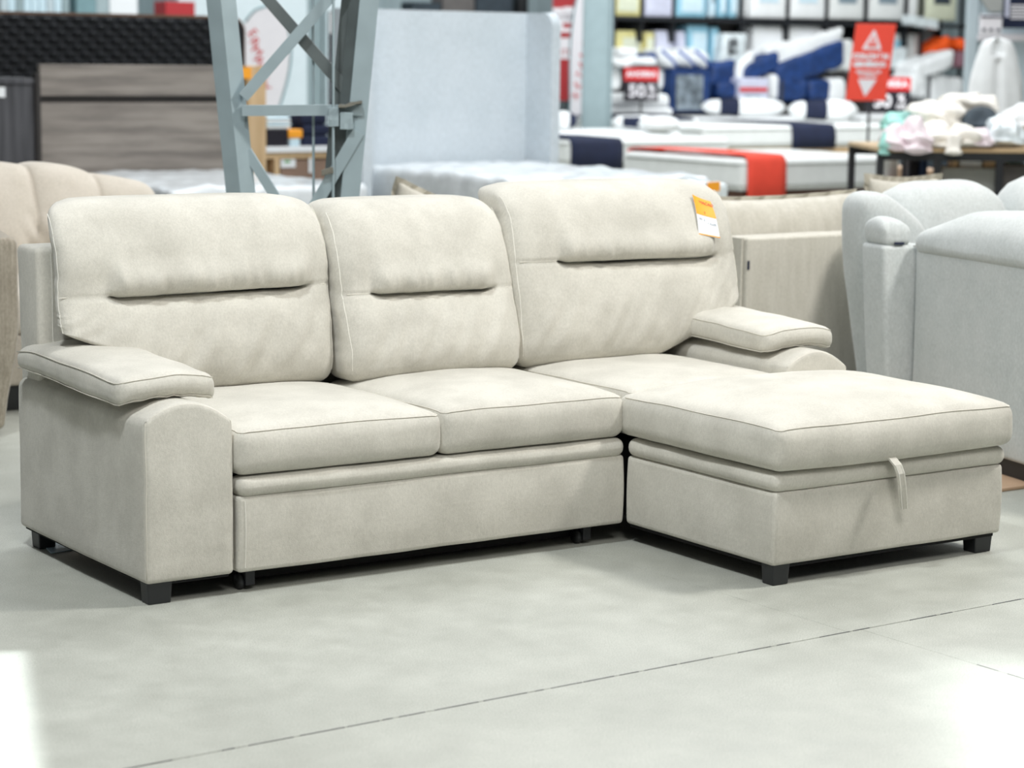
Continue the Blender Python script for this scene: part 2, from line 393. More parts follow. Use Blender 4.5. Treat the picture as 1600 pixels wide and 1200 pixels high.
# --- pull-out drawer front: padded band and panel
def drf(x, y, z):
    return (x, y+wr(x, 0, z, .003, 2, 5)-(.006*math.sin(math.pi*(z-.056)/.2)), z+.0015*N3(x*6, 0, 0, 4))
d = box('drawer_front', .262, 1.526, -.004, .06, .056, .262, SF, S, r=.012, n=(44, 2, 10), f=drf)
tube('stitching', [drf(.28, -.0055, .07+.18*i/14) for i in range(15)], .0011, M['stitch'], d, 4)
def bandf(x, y, z): return (x, y+(.0015*N3(x*8, 0, z*4, 5)), z+.0015*N3(x*5, 0, 0, 8))
box('padded_band', .262, 1.526, -.012, .07, .258, .313, SF, S, r=.026, n=(44, 2, 2), f=bandf)
# --- seat cushions
def seat(x0, x1, y0, y1, z0, z1, s, crown, r=.034, fb=.010, name='seat_cushion'):
    xm, ym = (x0+x1)/2, (y0+y1)/2; hx, hy = (x1-x0)/2, (y1-y0)/2
    def f(x, y, z):
        u = (x-xm)/hx; v = (y-ym)/hy; w = smin(z, z0+.02, z1)
        z2 = z+crown*(1-abs(u)**3.2)*(1-abs(v)**4)*w
        mid = math.sin(math.pi*min(1, max(0, (z-z0)/(z1-z0))))
        y2 = y-(fb*mid*(1-u**4) if y < ym else 0)
        x2 = x+(fb*.6*mid*(1-v**4))*(1 if x > xm else -1)*(abs(u) > .8)
        z2 += .0035*N3(x*6, y*6, z*6, s)*w
        return (x2+wr(x, y, z, .002, s), y2+wr(x, y, z, .003, s+2, 11), z2)
    o = box(name, x0, x1, y0, y1, z0, z1, SF, S, r=r, n=(22, 20, 6), f=f)
    q = r*.30; c = r*.29
    pts = []
    for i in range(14): pts.append(f(x0+q, y1-.05-(y1-.05-y0-r)*i/13, z1-c+.002))
    for i in range(1, 4):
        a = math.pi/2*i/4; pts.append(f(x0+r-(r-q*.8)*math.cos(a), y0+r-(r-q*.8)*math.sin(a), z1-c-.0))
    for i in range(22): pts.append(f(x0+r+(x1-x0-2*r)*i/21, y0+q-.0015, z1-c+.002))
    for i in range(1, 4):
        a = math.pi/2*i/4; pts.append(f(x1-r+(r-q*.8)*math.sin(a), y0+r-(r-q*.8)*math.cos(a), z1-c-.0))
    for i in range(14): pts.append(f(x1-q, y0+r+(y1-.05-y0-r)*i/13, z1-c+.002))
    tube('seam', pts, .0014, M['seam'], o, 5)
    return o
seat(.256, .893, -.012, .66, .3145, .440, 1, .036)
seat(.885, 1.524, -.012, .66, .3145, .443, 2, .036)
seat(1.530, 2.150, -.02, .70, .3145, .452, 3, .022, name='seat_cushion')
# --- chaise
def chf(x, y, z):
    return (x-(.005*math.sin(math.pi*(z-.056)/.2) if x < 1.7 else 0)+wr(0, y, z, .003, 3, 6), y-(.006*math.sin(math.pi*(z-.056)/.2) if y < -.5 else 0)+wr(x, 0, z, .004, 6, 6), z)
box('chaise_base', 1.532, 2.400, -.67, -.004, .056, .2605, SF, S, r=.012, n=(26, 22, 10), f=chf)
def chb(x, y, z): return (x+.002*N3(0, y*8, z*4, 3), y+.002*N3(x*8, 0, z*4, 5), z+.002*N3(x*4, y*4, 0, 2))
box('padded_band', 1.524, 2.408, -.679, -.006, .259, .314, SF, S, r=.026, n=(28, 24, 2), f=chb)
def chaise_cushion():
    x0, x1, y0, y1, z0, z1, r = 1.512, 2.416, -.70, .03, .318, .440, .034
    xm, ym = (x0+x1)/2, (y0+y1)/2; hx, hy = (x1-x0)/2, (y1-y0)/2
    def f(x, y, z):
        u = (x-xm)/hx; v = (y-ym)/hy; w = smin(z, z0+.02, z1)
        z2 = z+.056*(1-abs(u)**3.4)*(1-abs(v)**3.4)*w
        mid = math.sin(math.pi*min(1, max(0, (z-z0)/(z1-z0))))
        y2 = y-(.010*mid*(1-u**4) if y < ym else 0)
        x2 = x+(.008*mid*(1-v**4))*(1 if x > xm else -1)*smin(abs(u), .8, .95)
        if z < z0+.03 and y < ym: z2 -= .006*(1-u*u)
        z2 += .004*N3(x*5, y*5, z*5, 5)*w
        fold = .0022*math.exp(-((x-1.98)/.01)**2)+.0025*math.exp(-((x-1.74-(z-.38)*.2)/.008)**2)+.002*math.exp(-((x-2.15+(z-.38)*.4)/.012)**2)
        if y < -.66: y2 += fold*smin(z, .33, .40)*(1-smin(z, .41, .43))
        return (x2+wr(x, y, z, .003, 5), y2+wr(x, y, z, .004, 7, 9), z2)
    o = box('chaise_cushion', x0, x1, y0, y1, z0, z1, SF, S, r=r, n=(40, 30, 8), f=f)
    q = r*.30; c = r*.29; pts = []
    for i in range(20): pts.append(f(x0+q-.001, y1-.04-(y1-.04-y0-r)*i/19, z1-c+.002))
    for i in range(1, 4):
        a = math.pi/2*i/4; pts.append(f(x0+r-(r-q*.8)*math.cos(a), y0+r-(r-q*.8)*math.sin(a), z1-c))
    for i in range(30): pts.append(f(x0+r+(x1-x0-2*r)*i/29, y0+q-.0015, z1-c+.002))
    for i in range(1, 4):
        a = math.pi/2*i/4; pts.append(f(x1-r+(r-q*.8)*math.sin(a), y0+r-(r-q*.8)*math.cos(a), z1-c))
    for i in range(10): pts.append(f(x1-q, y0+r+(y1-.05-y0-r)*i/9, z1-c+.002))
    tube('seam', pts, .0015, M['seam'], o, 5)
chaise_cushion()
# --- strap
def ribbon(name, path, w, th, mat, parent, wd=Vector((1, 0, 0))):
    vs = []; fs = []; P = [Vector(p) for p in path]; n = len(P)
    for i, p in enumerate(P):
        t = (P[min(n-1, i+1)]-P[max(0, i-1)]).normalized(); nn = t.cross(wd).normalized()
        for a, b in ((-1, -1), (1, -1), (1, 1), (-1, 1)): vs.append(p+wd*(a*w/2)+nn*(b*th/2))
    for i in range(n-1):
        for s in range(4): fs.append([4*i+s, 4*i+(s+1) % 4, 4*i+4+(s+1) % 4, 4*i+4+s])
    fs += [[0, 1, 2, 3], [4*n-4, 4*n-3, 4*n-2, 4*n-1]]
    return mesh(name, vs, fs, mat, parent, False)
sp = [(1.925, -.690, .330), (1.926, -.706, .322), (1.929, -.722, .308), (1.934, -.730, .285), (1.944, -.727, .25), (1.956, -.720, .21), (1.963, -.716, .188), (1.965, -.7145, .180)]
st = ribbon('pull_strap', sp, .027, .006, SF, S)
tube('stitching', [Vector(p)+Vector((-.010, -.0045, 0)) for p in sp[2:]], .0012, M['stitch'], st, 4)
tube('stitching', [Vector(p)+Vector((.010, -.0045, 0)) for p in sp[2:]], .0012, M['stitch'], st, 4)
# --- legs
def foot(x0, x1, y0, y1):
    cx, cy = (x0+x1)/2, (y0+y1)/2
    def f(x, y, z): k = .9+.1*smin(z, 0, .05); return (cx+(x-cx)*k, cy+(y-cy)*k, z)
    box('leg', x0, x1, y0, y1, 0, .062, M['blackleg'], S, r=.004, f=f)
foot(.008, .078, .010, .060); foot(.02, .075, .77, .83)
foot(1.540, 1.600, -.662, -.61); foot(2.315, 2.385, -.655, -.60); foot(2.3, 2.37, .75, .82); foot(1.25, 1.31, .75, .82)
for x in (.30, 1.405):
    w = box('caster_leg', x, x+.028, .03, .075, .012, .075, M['blackmetal'], S, r=.003)
    tube('caster_wheel', [(x-.014, .055, .021), (x-.002, .055, .021)], .021, M['blackleg'], w, 16)
# --- back cushions
def back_cushion(x0, x1, ytab, ztop, zg, g0, g1, s, cut=None, boxing=True):
    """ytab: z -> y of the front face; groove from g0 to g1; cut: side of the sloping lower corner"""
    zb = .452; xm = (x0+x1)/2; h = (x1-x0)/2; T = .17
    def zmap(x, z):
        if cut == 'L': zc = interp([(x0, .640), (x0+.05, .622), (x0+.16, .575), (x0+.40, zb)], x)
        elif cut == 'R': zc = interp([(x1-.36, zb), (x1-.12, .56), (x1-.03, .61), (x1, .63)], x)
        else: zc = zb
        k = zg-.04
        return k-(k-z)*(k-zc)/(k-zb) if z < k else z
    def f(x, y, z):
        u = (x-xm)/h; v = min(1, max(0, (y)/T)); zz = zmap(x, z)
        z3 = zz
        gr = smin(x, g0-.01, g0+.035)*(1-smin(x, g1-.05, g1+.015))
        dz = zz-zg+.006*N3(x*3, 0, 0, s)
        yf = interp(ytab, zz)
        fr = 1-smin(v, 0, .75)
        # groove: overhanging upper lip, soft lower shoulder
        yf += gr*(.060*math.exp(-(dz/.0075)**2)+.022*math.exp(-(max(0, -dz)/.03)**2)*(dz < 0)+.006*math.exp(-(dz/.025)**2)*(dz > 0)) - gr*.024*math.exp(-((dz-.038)/.045)**2)
        yf += (1-gr)*.005*math.exp(-(dz/.004)**2)
        if dz > 0: z3 -= gr*.012*math.exp(-(dz/.03)**2)*fr
        yb = interp(ytab, zz)+T*.92
        bul = (.036*(1-abs(u)**3.0)+.016*(1-abs(u)**8))
        lob = .55+.45*abs(math.sin(math.pi*min(1, max(0, (zz-zb)/(zg-zb))))) if zz < zg else .55+.45*math.sin(math.pi*min(1, (zz-zg)/(ztop-zg)))
        yf -= bul*lob*.8
        # gathers above and below the groove
        gth = (.008*N3(x*24+z*4, 0, z*5, s)+.006*N3(x*50+z*9, 0, z*6, s+3))*math.exp(-((dz-.03)/.035)**2)*gr+.002*N3(x*16-z*9, 0, z*3, s+1)*math.exp(-((dz+.06)/.06)**2)*gr
        gth += .008*N3(x*20-z*12, 0, z*2, s+6)*math.exp(-((zz-zb-.13)/.12)**2)
        gth += .009*N3(x*20, 0, z*6, s+4)*math.exp(-((zz-zb-.05)/.04)**2)*.6
        yf += gth
        yy = yf*(1-v)+yb*v
        z3 += .012*(1-abs(u)**4)*smin(zz, ztop-.12, ztop)-.010*smin(abs(u), .75, 1)*smin(zz, ztop-.1, ztop)
        edge = smin(abs(u), .90, 1)
        z3 += .003*math.sin(z*70+s)*edge*fr*(.4+N3(z*8, 0, 0, s))
        xx = x+(.006*N3(z*9, v*3, 0, s)+.003*N3(z*34, v, 0, s+2))*edge
        xx += (.010*math.sin(math.pi*min(1, max(0, (zz-zb)/(ztop-zb)))))*(1 if u > 0 else -1)*edge*(1-v*.3)
        if cut == 'L' and u < 0: xx += .085*v**.8*smin(-u, .5, 1)
        # lean of the top outline backwards handled by ytab; soft wrinkling
        return (xx, yy+.004*N3(x*5, v, zz*3.5, s)*fr+.0018*N3(x*20, v, zz*20, s), z3)
    o = box('back_cushion', x0, x1, 0, T, zb, ztop, SF, S, r=.042, n=(120, 3, 56), f=f)
    q = .012
    zs = [zb+.04+(ztop-.018-zb-.04)*i/40 for i in range(41)]
    for X in (x0+q, x1-q):
        pts = [Vector(f(X, .0125, z))+Vector((0, -.001, 0)) for z in zs]
        tube('stitching', pts, .0013, M['stitch'] if X < xm else M['seam'], o, 4)
    # line where the groove fades into a stitched seam
    zl = [x0+.02+(g0-x0-.015)*i/8 for i in range(9)]
    tube('seam', [Vector(f(x, .0, zg-.006*N3(x*3, 0, 0, s)))+Vector((0, -.0005, 0)) for x in zl], .0013, M['seam'], o, 4)
    zl = [g1-.01+(x1-.015-g1)*i/6 for i in range(7)]
    tube('seam', [Vector(f(x, .0, zg-.006*N3(x*3, 0, 0, s)))+Vector((0, -.0005, 0)) for x in zl], .0013, M['seam'], o, 4)
    return o
T1 = [(.45, .560), (.54, .548), (.64, .562), (.74, .586), (.84, .602), (.92, .634), (.98, .682), (1.02, .74)]
T2 = [(.45, .498), (.53, .490), (.62, .512), (.72, .550), (.82, .576), (.91, .620), (.97, .672), (1.02, .73)]
T3 = [(.45, .518), (.54, .508), (.66, .526), (.76, .550), (.86, .574), (.94, .612), (1.0, .670), (1.04, .725)]
back_cushion(.004, .868, T1, .992, .742, .16, .80, 1, 'L')
back_cushion(.884, 1.497, T2, .972, .712, .98, 1.42, 2)
back_cushion(1.508, 2.392, T3, 1.008, .778, 1.66, 2.30, 3, 'R')
# --- price tag
t = thing('price_tag', 'orange and white price tag hanging on the right back cushion', 'tag', (0, 0, 0))
def tagpt(px, py, off=0.0):
    n = Vector((0, 1, -.62)).normalized(); p0 = Vector((2.2, .592, .955)); d = ray(px, py)
    return C0+d*(((p0-C0).dot(n)-off)/d.dot(n))
q = [tagpt(1079, 306), tagpt(1110, 315), tagpt(1125, 372), tagpt(1092, 366)]
def lerp2(u, v, off=0):
    p = q[0].lerp(q[1], u).lerp(q[3].lerp(q[2], u), v)
    n = (q[1]-q[0]).cross(q[3]-q[0]).normalized()
    if n.y > 0: n = -n
    return p+n*(off+.006*math.sin(math.pi*v)+.010*(1-u)**3*(1-v))
def sheet(name, u0, u1, v0, v1, off, th, mat, parent):
    vs = []; fs = []; nu, nv = 6, 8
    for side in (0, 1):
        for i in range(nu+1):
            for j in range(nv+1): vs.append(lerp2(u0+(u1-u0)*i/nu, v0+(v1-v0)*j/nv, off-side*th))
    K = (nu+1)*(nv+1)
    for i in range(nu):
        for j in range(nv):
            a = i*(nv+1)+j; fs += [[a, a+1, a+nv+2, a+nv+1], [K+a, K+a+nv+1, K+a+nv+2, K+a+1]]
    for i in range(nu):
        for j in (0, nv): a = i*(nv+1)+j; fs.append([a, a+nv+1, K+a+nv+1, K+a])
    for j in range(nv):
        for i in (0, nu): a = i*(nv+1)+j; fs.append([a, a+1, K+a+1, K+a])
    return mesh(name, vs, fs, mat, parent, False)
sheet('card', 0, 1, 0, 1, 0, .0012, M['paper'], t)
sheet('orange_header', 0.0, 1, 0, .50, .0009, .0008, M['orange'], t)
sheet('orange_footer', 0.0, 1, .975, 1, .0009, .0008, M['orange'], t)
ux = (q[1]-q[0]).normalized(); vy = (q[0]-q[3]); vy = (vy-ux*vy.dot(ux)).normalized(); nz = ux.cross(vy)
def tagtext(b, u, v, size, mat):
    p = lerp2(u, v, .0025); R = Matrix((ux, vy, nz)).transposed().to_4x4()
    text(b, size, mat, t, Matrix.Translation(p) @ R, ext=.0003)
tagtext('HUMACAO', .52, .14, .0155, M['redprint']); tagtext('2', .45, .42, .010, M['redprint'])
tagtext('W 2', .24, .62, .013, M['ink']); tagtext('1 KOR', .70, .69, .012, M['ink'])
# --- label paper under the left arm
pb = [G(68, 852, .003), G(92, 842, .003), G(116, 858, .003), G(80, 864, .003)]
v = [p+Vector((0, 0, k)) for k in (0, -.002) for p in pb]
o = mesh('care_leaflet', v, [[0, 1, 2, 3], [4, 5, 6, 7], [0, 1, 5, 4], [1, 2, 6, 5], [2, 3, 7, 6], [3, 0, 4, 7]], M['paleblue'])
tag(o, 'small pale blue leaflet on the floor under the left arm of the cream sofa', 'paper')

# ================================================================== NEIGHBOURING SEATING
# --- left: beige tufted sofa
def lerp(a, b, t): return a+(b-a)*t
p = G(20, 655, 0)
ts = thing('tufted_sofa', 'beige velvet sofa with button-tufted channelled back behind the cream sofa, left', 'sofa', (p.x-.02, p.y+.15, 0), math.radians(-2))
def tbf(x, y, z):
    # channels along x, pinch points
    ch = abs(math.sin((x-.13)*math.pi/.30)); fr = 1-smin(y, .62, .86)
    top = smin(z, .45, .93)
    pin = 0
    for bx in (.13, .43, .73, 1.03): pin += .05*math.exp(-((x-bx)/.04)**2-((z-.56)/.05)**2)
    yy = y+.050*(1-ch**.22)*fr+.012*math.sin((x+z*.6)*70)*math.exp(-((z-.62)/.10)**2)*fr*(1-ch)+pin*fr-.05*math.sin(math.pi*min(1, max(0, (z-.50)/.45)))*fr+(.10*smin(z, .5, .95))
    z2 = z+(.030*ch**.3-.02)*top-.10*smin(x, .45, 1.08)*top+.0*x-.05*smin(-x, .0, .45)*top
    return (x, yy+.006*N3(x*9, y*9, z*9), z2)
box('backrest', -.40, 1.02, .62, .88, .30, .935, M['tufted'], ts, r=.07, n=(170, 5, 40), f=tbf)
box('seat_cushion', -.40, 1.0, .02, .70, .30, .47, M['tufted'], ts, r=.045, n=(12, 8, 2), f=lambda x, y, z: (x, y, z+.02*smin(z, .4, .47)*math.sin(y*4)))
box('seat_base', -.40, 1.0, .03, .85, .10, .30, M['tufted'], ts, r=.02, n=(4, 4, 2))
box('plinth', -.36, .96, .06, .80, 0, .10, M['blackleg'], ts, r=.004)
lb = box('woven_label', .245, .262, .012, .022, .39, .42, M['navy'], ts, r=.001)
# --- left edge: taupe armchair (its right arm shows)
q = G(2, 690, 0)
ac = thing('armchair', 'taupe woven armchair cut off by the left edge of the picture', 'armchair', (q.x, q.y, 0), math.radians(-14))
def acf(x, y, z): k = smin(z, 0, .42); return (x*(.90+.10*k)-.0, y, z+.008*math.sin(math.pi*min(1, max(0, y/.7)))*smin(z, .4, .7))
sh = .045
box('arm', -.09+sh, .03+sh, .0, .56, .03, .745, M['taupe'], ac, r=.03, n=(3, 8, 8), f=lambda x, y, z: (x-.050*(1-smin(z, .02, .45)), y+.06*(1-smin(z, 0, .4)), z))
box('seat', -.66, -.085+sh, .05, .50, .22, .44, M['taupe'], ac, r=.04, n=(6, 6, 2))
box('backrest', -.66, -.085+sh, .44, .58, .22, .85, M['taupe'], ac, r=.05, n=(6, 3, 6))
box('arm', -.78, -.66, .0, .56, .12, .745, M['taupe'], ac, r=.03, n=(3, 6, 6))
for x in (-.74, -.08):
    for y in (.06, .48): box('leg', x, x+.04, y, y+.04, 0, .14, M['darkedge'], ac, r=.003)

# --- right: greige linen sofa seen from behind (end block, low seat running left, pillows)
P0 = AT(1168, 372, 8.75)
bs = thing('linen_sofa', 'greige linen modular sofa standing behind the right end of the cream sofa', 'sofa', (P0.x, P0.y, 0), 0)
zt = P0.z
W_ = .86
def bsf(x, y, z): return (x, y+.002*N3(x*6, y, z*6), z+.002*N3(x*5, y*5, z))
box('back_panel', .0, .86, 0, .15, .07, zt, M['beigelinen'], bs, r=.014, n=(8, 2, 6), f=bsf)
box('side_panel', -.012, .0, 0.02, .95, .07, zt, M['beigelinen'], bs, r=.004, n=(1, 6, 4))
box('seat_base', .0, .86, .15, 1.0, .07, .38, M['beigelinen'], bs, r=.02, n=(4, 4, 2))
box('seat_cushion', .0, .86, .16, 1.0, .38, .50, M['beigelinen'], bs, r=.03, n=(6, 6, 2))
box('seat_base', -1.3, -.015, 1.05, 1.95, .07, .40, M['beigelinen'], bs, r=.02, n=(6, 4, 2))
box('back_panel', -1.3, -.015, .90, 1.05, .07, zt-.05, M['beigelinen'], bs, r=.015, n=(8, 2, 4))
box('seat_base', .92, 1.66, .40, 1.0, .07, .40, M['beigelinen'], bs, r=.02)
box('seat_cushion', .92, 1.66, .40, 1.0, .40, .50, M['beigelinen'], bs, r=.03, n=(4, 4, 2))
box('end_arm', .865, .90, -.0, .5, .07, zt+.01, M['beigelinen'], bs, r=.014, n=(2, 6, 4))
box('woven_label', .004, .012, -.004, .002, zt-.125, zt-.09, M['navy'], bs, r=.001)
for x, y in ((.03, .05), (.80, .05), (.80, .9), (-1.25, 1.1), (-1.25, 1.85), (.03, .9)): box('leg', x, x+.05, y, y+.05, 0, .072, M['blackleg'], bs, r=.003)
def pillow(name, label, loc, rz, w, h, d, mat, tilt=.0, flange=.03, group=None, s=1, cat='cushion', fl=True):
    o = thing(name, label, cat, loc, rz, group)
    def f(x, y, z):
        u = x/(w/2); v = (z-h/2)/(h/2)
        k = max(0, (1-abs(u)**2.6))*max(0, (1-abs(v)**2.6)); k = k**.45
        yy = y*(.12+.88*k)
        zz = h/2+(z-h/2)*(1-.09*(1-abs(u)**2)*1)
        xx = x*(1-.06*(1-abs(v)**2))
        yy += .012*N3(x*9, z*9, y*3, s)*k
        return (xx, yy+tilt*zz, zz)
    c = box('cover', -w/2, w/2, -d/2, d/2, 0, h, mat, o, r=.02, n=(20, 2, 16), f=f, smooth=True)
    if fl:
        def g(a):
            a %= 4; i = int(a); t = a-i
            X = [(-1, -1, 1, -1), (1, -1, 1, 1), (1, 1, -1, 1), (-1, 1, -1, -1)][i]
            return X[0]+(X[2]-X[0])*t, X[1]+(X[3]-X[1])*t
        vs = []; fs = []; n = 96
        for i in range(n):
            u, v = g(4*i/n)
            for e, yy in ((0, .0035), (1, .002), (1, -.002), (0, -.0035)):
                jj = .008*math.sin(i*2.1+s)*e
                P = f(u*w/2*.985, 0, h/2+v*h/2*.985); mm_ = max(abs(u), abs(v))
                ou = (u if abs(u) > .98*mm_ else 0, v if abs(v) > .98*mm_ else 0)
                vs.append((P[0]+ou[0]*flange*e, P[1]+yy+jj, P[2]+ou[1]*flange*e))
        for i in range(n):
            for k in range(4):
                a = i*4+k; b = i*4+(k+1) % 4; j = ((i+1) % n)*4; fs.append([a, b, j+(k+1) % 4, j+k])
        mesh('flange', vs, fs, M['flange'], o)
    return o
A = AT(1240, 372, 9.05)
pillow('back_cushion', 'large greige linen back cushion with frayed flange above the linen back panel', (P0.x+.37, P0.y+.28, .50), math.radians(3), 1.04, .36, .22, M['beigelinen'], .12, .018, s=2)
A = AT(1392, 300, 9.8)
pillow('back_cushion', 'small corner of a greige cushion peeking out between linen sofa and grey recliner', (P0.x+1.44, P0.y+.62, .50), math.radians(-20), .34, .395, .16, M['beigelinen'], .08, .025, s=3)
A = AT(662, 300, 8.6)
pt = pillow('back_cushion', 'greige cushion tip peeking over the middle of the cream sofa', (0, 0, 0), 0, .48, .46, .16, M['beigelinen'], .03, .022, s=4)
pt.rotation_euler = (0, math.radians(19), math.radians(-24)); A = AT(624, 288, 8.9); pt.location = A-pt.rotation_euler.to_matrix() @ Vector((-.235, 0, .45))

# --- right: pale grey recliner sofa
E0 = AT(1429, 384, 8.1); E1 = AT(1600, 415, 7.45)
ang = math.atan2(E1.y-E0.y, E1.x-E0.x)
rs = thing('recliner_sofa', 'pale grey padded recliner sofa standing at the right edge', 'sofa', (E0.x, E0.y, 0), ang)
zt2 = E0.z
# local: x runs towards the camera along the long face (visible face y=0 side towards -y?), +y away from us
def rc(x, y, z): return (x+.01*math.sin(z*4), y+.004*N3(x*4, y*4, z*4), z)
def rtop(s, amp=.014):
    def f(x, y, z):
        return (x, y+amp*N3(x*5, y*5, z*5, s), z+amp*N3(x*6+z*5, y*6, z*2, s+1))
    return f
L = 1.35
box('side_panel', 0, L, 0, .34, .07, zt2, M['greysofa'], rs, r=.018, n=(10, 3, 8), f=rc)
def plump(x0, x1, y0, y1, z0, z1, s, cr):
    xm, ym = (x0+x1)/2, (y0+y1)/2
    def f(x, y, z):
        u = (x-xm)/((x1-x0)/2); v = (y-ym)/((y1-y0)/2); w = smin(z, z0, z1)
        return (x+.010*N3(x*5, y*5, z*5, s), y+.010*N3(x*5, y*5, z*5, s+2), z+cr*(1-abs(u)**2.4)*(1-abs(v)**2.4)*w+.012*N3(x*7, y*7, z*4, s+3)*w)
    return f
def ptop(x, y, z):
    v = (y-.174)/.186; w = smin(z, zt2-.02, zt2+.045)
    c = .115*(1-math.exp(-max(0, x)/.12))*(1-abs(v)**2.6)*w
    return (x+.008*N3(x*5, y*5, z*5, 3)*w, y+.008*N3(x*5, y*5, z*5, 5)*w, z+c+.010*N3(x*8, y*8, z*3, 6)*w-.006*math.exp(-((x-.10-y*.3)/.012)**2)*w)
box('padded_top', -.0, L, -.012, .36, zt2-.03, zt2+.045, M['greysofa'], rs, r=.037, n=(36, 10, 3), f=ptop)
tube('seam', [(L*i/20, -.004, zt2) for i in range(21)], .003, M['greyband'], rs, 5)
# narrow end panel with its own small pad, facing the camera
hw = .125
box('end_panel', -.17, -.012, -hw, .06, .07, zt2+.002, M['greysofa'], rs, r=.018, n=(6, 3, 8), f=lambda x, y, z: (x+.006*N3(x*4, y*6, z*4), y+.05*(1-smin(z, 0, .8))*smin(-y, -.05, hw), z))
def ef(x, y, z):
    p = plump(-.16, -.02, -hw, -.012, zt2, zt2+.085, 5, .022)(x, y, z)
    return (p[0]-.004*math.sin(y*180+x*20)*smin(.75-(zt2+.09-z)*8, 0, 1), p[1], p[2])
box('small_pad', -.17, -.010, -hw+.004, -.004, zt2-.005, zt2+.082, M['greysofa'], rs, r=.030, n=(14, 10, 4), f=ef)
box('woven_label', -.020, -.012, -.075, -.035, zt2+.004, zt2+.012, M['navy'], rs, r=.001)
# outer wing with rolled top, further back and left
def wf(x, y, z): return (x+.008*N3(x*5, y*5, z*5, 8), y+.10*(1-smin(z, .1, .8))+.006*N3(x*5, y*5, z*5, 6), z-.11*smin(y, .02, .26)*smin(z, .6, .9)+.015*N3(x*4, y*4, 2, 3)*smin(z, .6, .9))
box('wing', -.50, -.26, -.055, .24, .07, .925, M['greysofa'], rs, r=.075, n=(10, 4, 14), f=wf)
tube('seam', [wf(-.265, -.02+.20*i/10, .80+.02*math.sin(i*.5)) for i in range(11)], .0025, M['greyband'], rs, 5)
for i, y0 in enumerate((.21, .79)):
    box('back_cushion', -.82, -.47, y0, y0+.57, .40, .90+.02*i, M['greysofa'], rs, r=.13, n=(6, 16, 10), f=plump(-.82, -.47, y0, y0+.57, .7, .965, 7+i, .06))
box('seat_cushion', -.44, 1.30, .36, 1.25, .30, .50, M['greysofa'], rs, r=.05, n=(8, 8, 2))
box('plinth', -.75, L-.03, .02, 1.22, 0, .075, M['blackleg'], rs, r=.004)
box('plinth', -.45, -.03, -hw+.045, .02, 0, .075, M['blackleg'], rs, r=.004)
# tan board on the floor
k = G(1590, 768, .0)
tb = box('floor_board', k.x-.06, k.x+1.1, k.y+.02, k.y+.95, .0, .012, M['tan'], None, r=.004)
tag(tb, 'tan board lying flat on the floor below the pale grey recliner sofa', 'board')

# ================================================================== TRUSS COLUMN
D0 = 8.35
tc = AT(458, 300, D0)
tr = thing('lattice_column', 'grey painted steel lattice column of angle bars rising behind the cream sofa', 'column', (tc.x, tc.y, 0), -YAW+.0)
inv = Matrix.Rotation(YAW, 4, 'Z') @ Matrix.Translation((-tc.x, -tc.y, 0))
def TL(px, py, dd=0): v = inv @ AT(px, py, D0+dd); return v
def lsection(name, pa, pb, wa, wb, t, mat, dirs, parent):
    """L-angle between two points; dirs = two horizontal unit vectors of the flanges"""
    vs = []; fs = []
    d1, d2 = Vector(dirs[0]).normalized(), Vector(dirs[1]).normalized()
    for P in (pa, pb):
        for a, b in ((0, 0), (wa, 0), (wa, t), (t, t), (t, wb), (0, wb)): vs.append(P+d1*a+d2*b)
    for i in range(6): fs.append([i, (i+1) % 6, 6+(i+1) % 6, 6+i])
    fs += [[0, 1, 2, 3], [0, 3, 4, 5], [6, 7, 8, 9], [6, 9, 10, 11]]
    return mesh(name, vs, fs, mat, parent)
def ext(a, b, ta, tb): return a+(b-a)*ta, a+(b-a)*tb
mL = (TL(345, 0), TL(376, 305)); mR = (TL(592, 0), TL(562, 305))
def toz(a, b, z): return a+(b-a)*((z-a.z)/(b.z-a.z))
La, Lb = toz(*mL, 3.4), toz(*mL, 0.0); Ra, Rb = toz(*mR, 3.4), toz(*mR, 0.0)
ST = M['steel']
w1 = .068
lsection('leg', La, Lb, w1, w1*.95, .010, ST, ((-.86, .5, 0), (.80, .6, 0)), tr)
lsection('leg', Ra, Rb, .070, .06, .010, ST, ((-1, .0, 0), (-.3, .95, 0)), tr)
o_ = Vector((-.062, .012, 0)); lsection('inner_flange', Ra+o_, Rb+o_, .066, .030, .008, M['steelshade'], ((-.80, .60, 0), (.6, .8, 0)), tr)
o_ = Vector((-.116, .060, 0)); lsection('inner_flange', Ra+o_, Rb+o_, .030, .020, .008, M['steelshade'], ((-.9, .3, 0), (.3, .9, 0)), tr)
# rear legs of the tower
lsection('leg', La+Vector((.16, .42, 0)), Lb+Vector((.10, .26, 0)), .012, .07, .010, ST, ((1, 0, 0), (0, 1, 0)), tr) if False else None
def bar(name, a, b, w, th, mat, parent, lip=.03):
    a, b = Vector(a), Vector(b); t = (b-a).normalized(); n = Vector((0, 1, 0)); s = t.cross(n).normalized()
    if s.z < 0: s = -s
    vs = []; fs = []
    for P in (a, b):
        for u, v in ((-w/2, 0), (w/2, 0), (w/2, lip), (w/2-th, lip), (w/2-th, th), (-w/2, th)): vs.append(P+s*u+n*v)
    for i in range(6): fs.append([i, (i+1) % 6, 6+(i+1) % 6, 6+i])
    fs += [[0, 1, 4, 5], [1, 2, 3, 4], [6, 7, 10, 11], [7, 8, 9, 10]]
    return mesh(name, vs, fs, mat, parent)
bar('brace', TL(380, 152, -.01), TL(590, -90, -.01), .042, .008, ST, tr)
bar('brace', TL(332, -100, .03), TL(556, 158, .05), .044, .008, M['steelshade'], tr)
bar('strut', TL(378, 173, -.015), TL(566, 172, -.015), .040, .008, ST, tr, .05)
bar('brace', TL(385, 236, .03), TL(462, 360, .03), .036, .008, ST, tr)
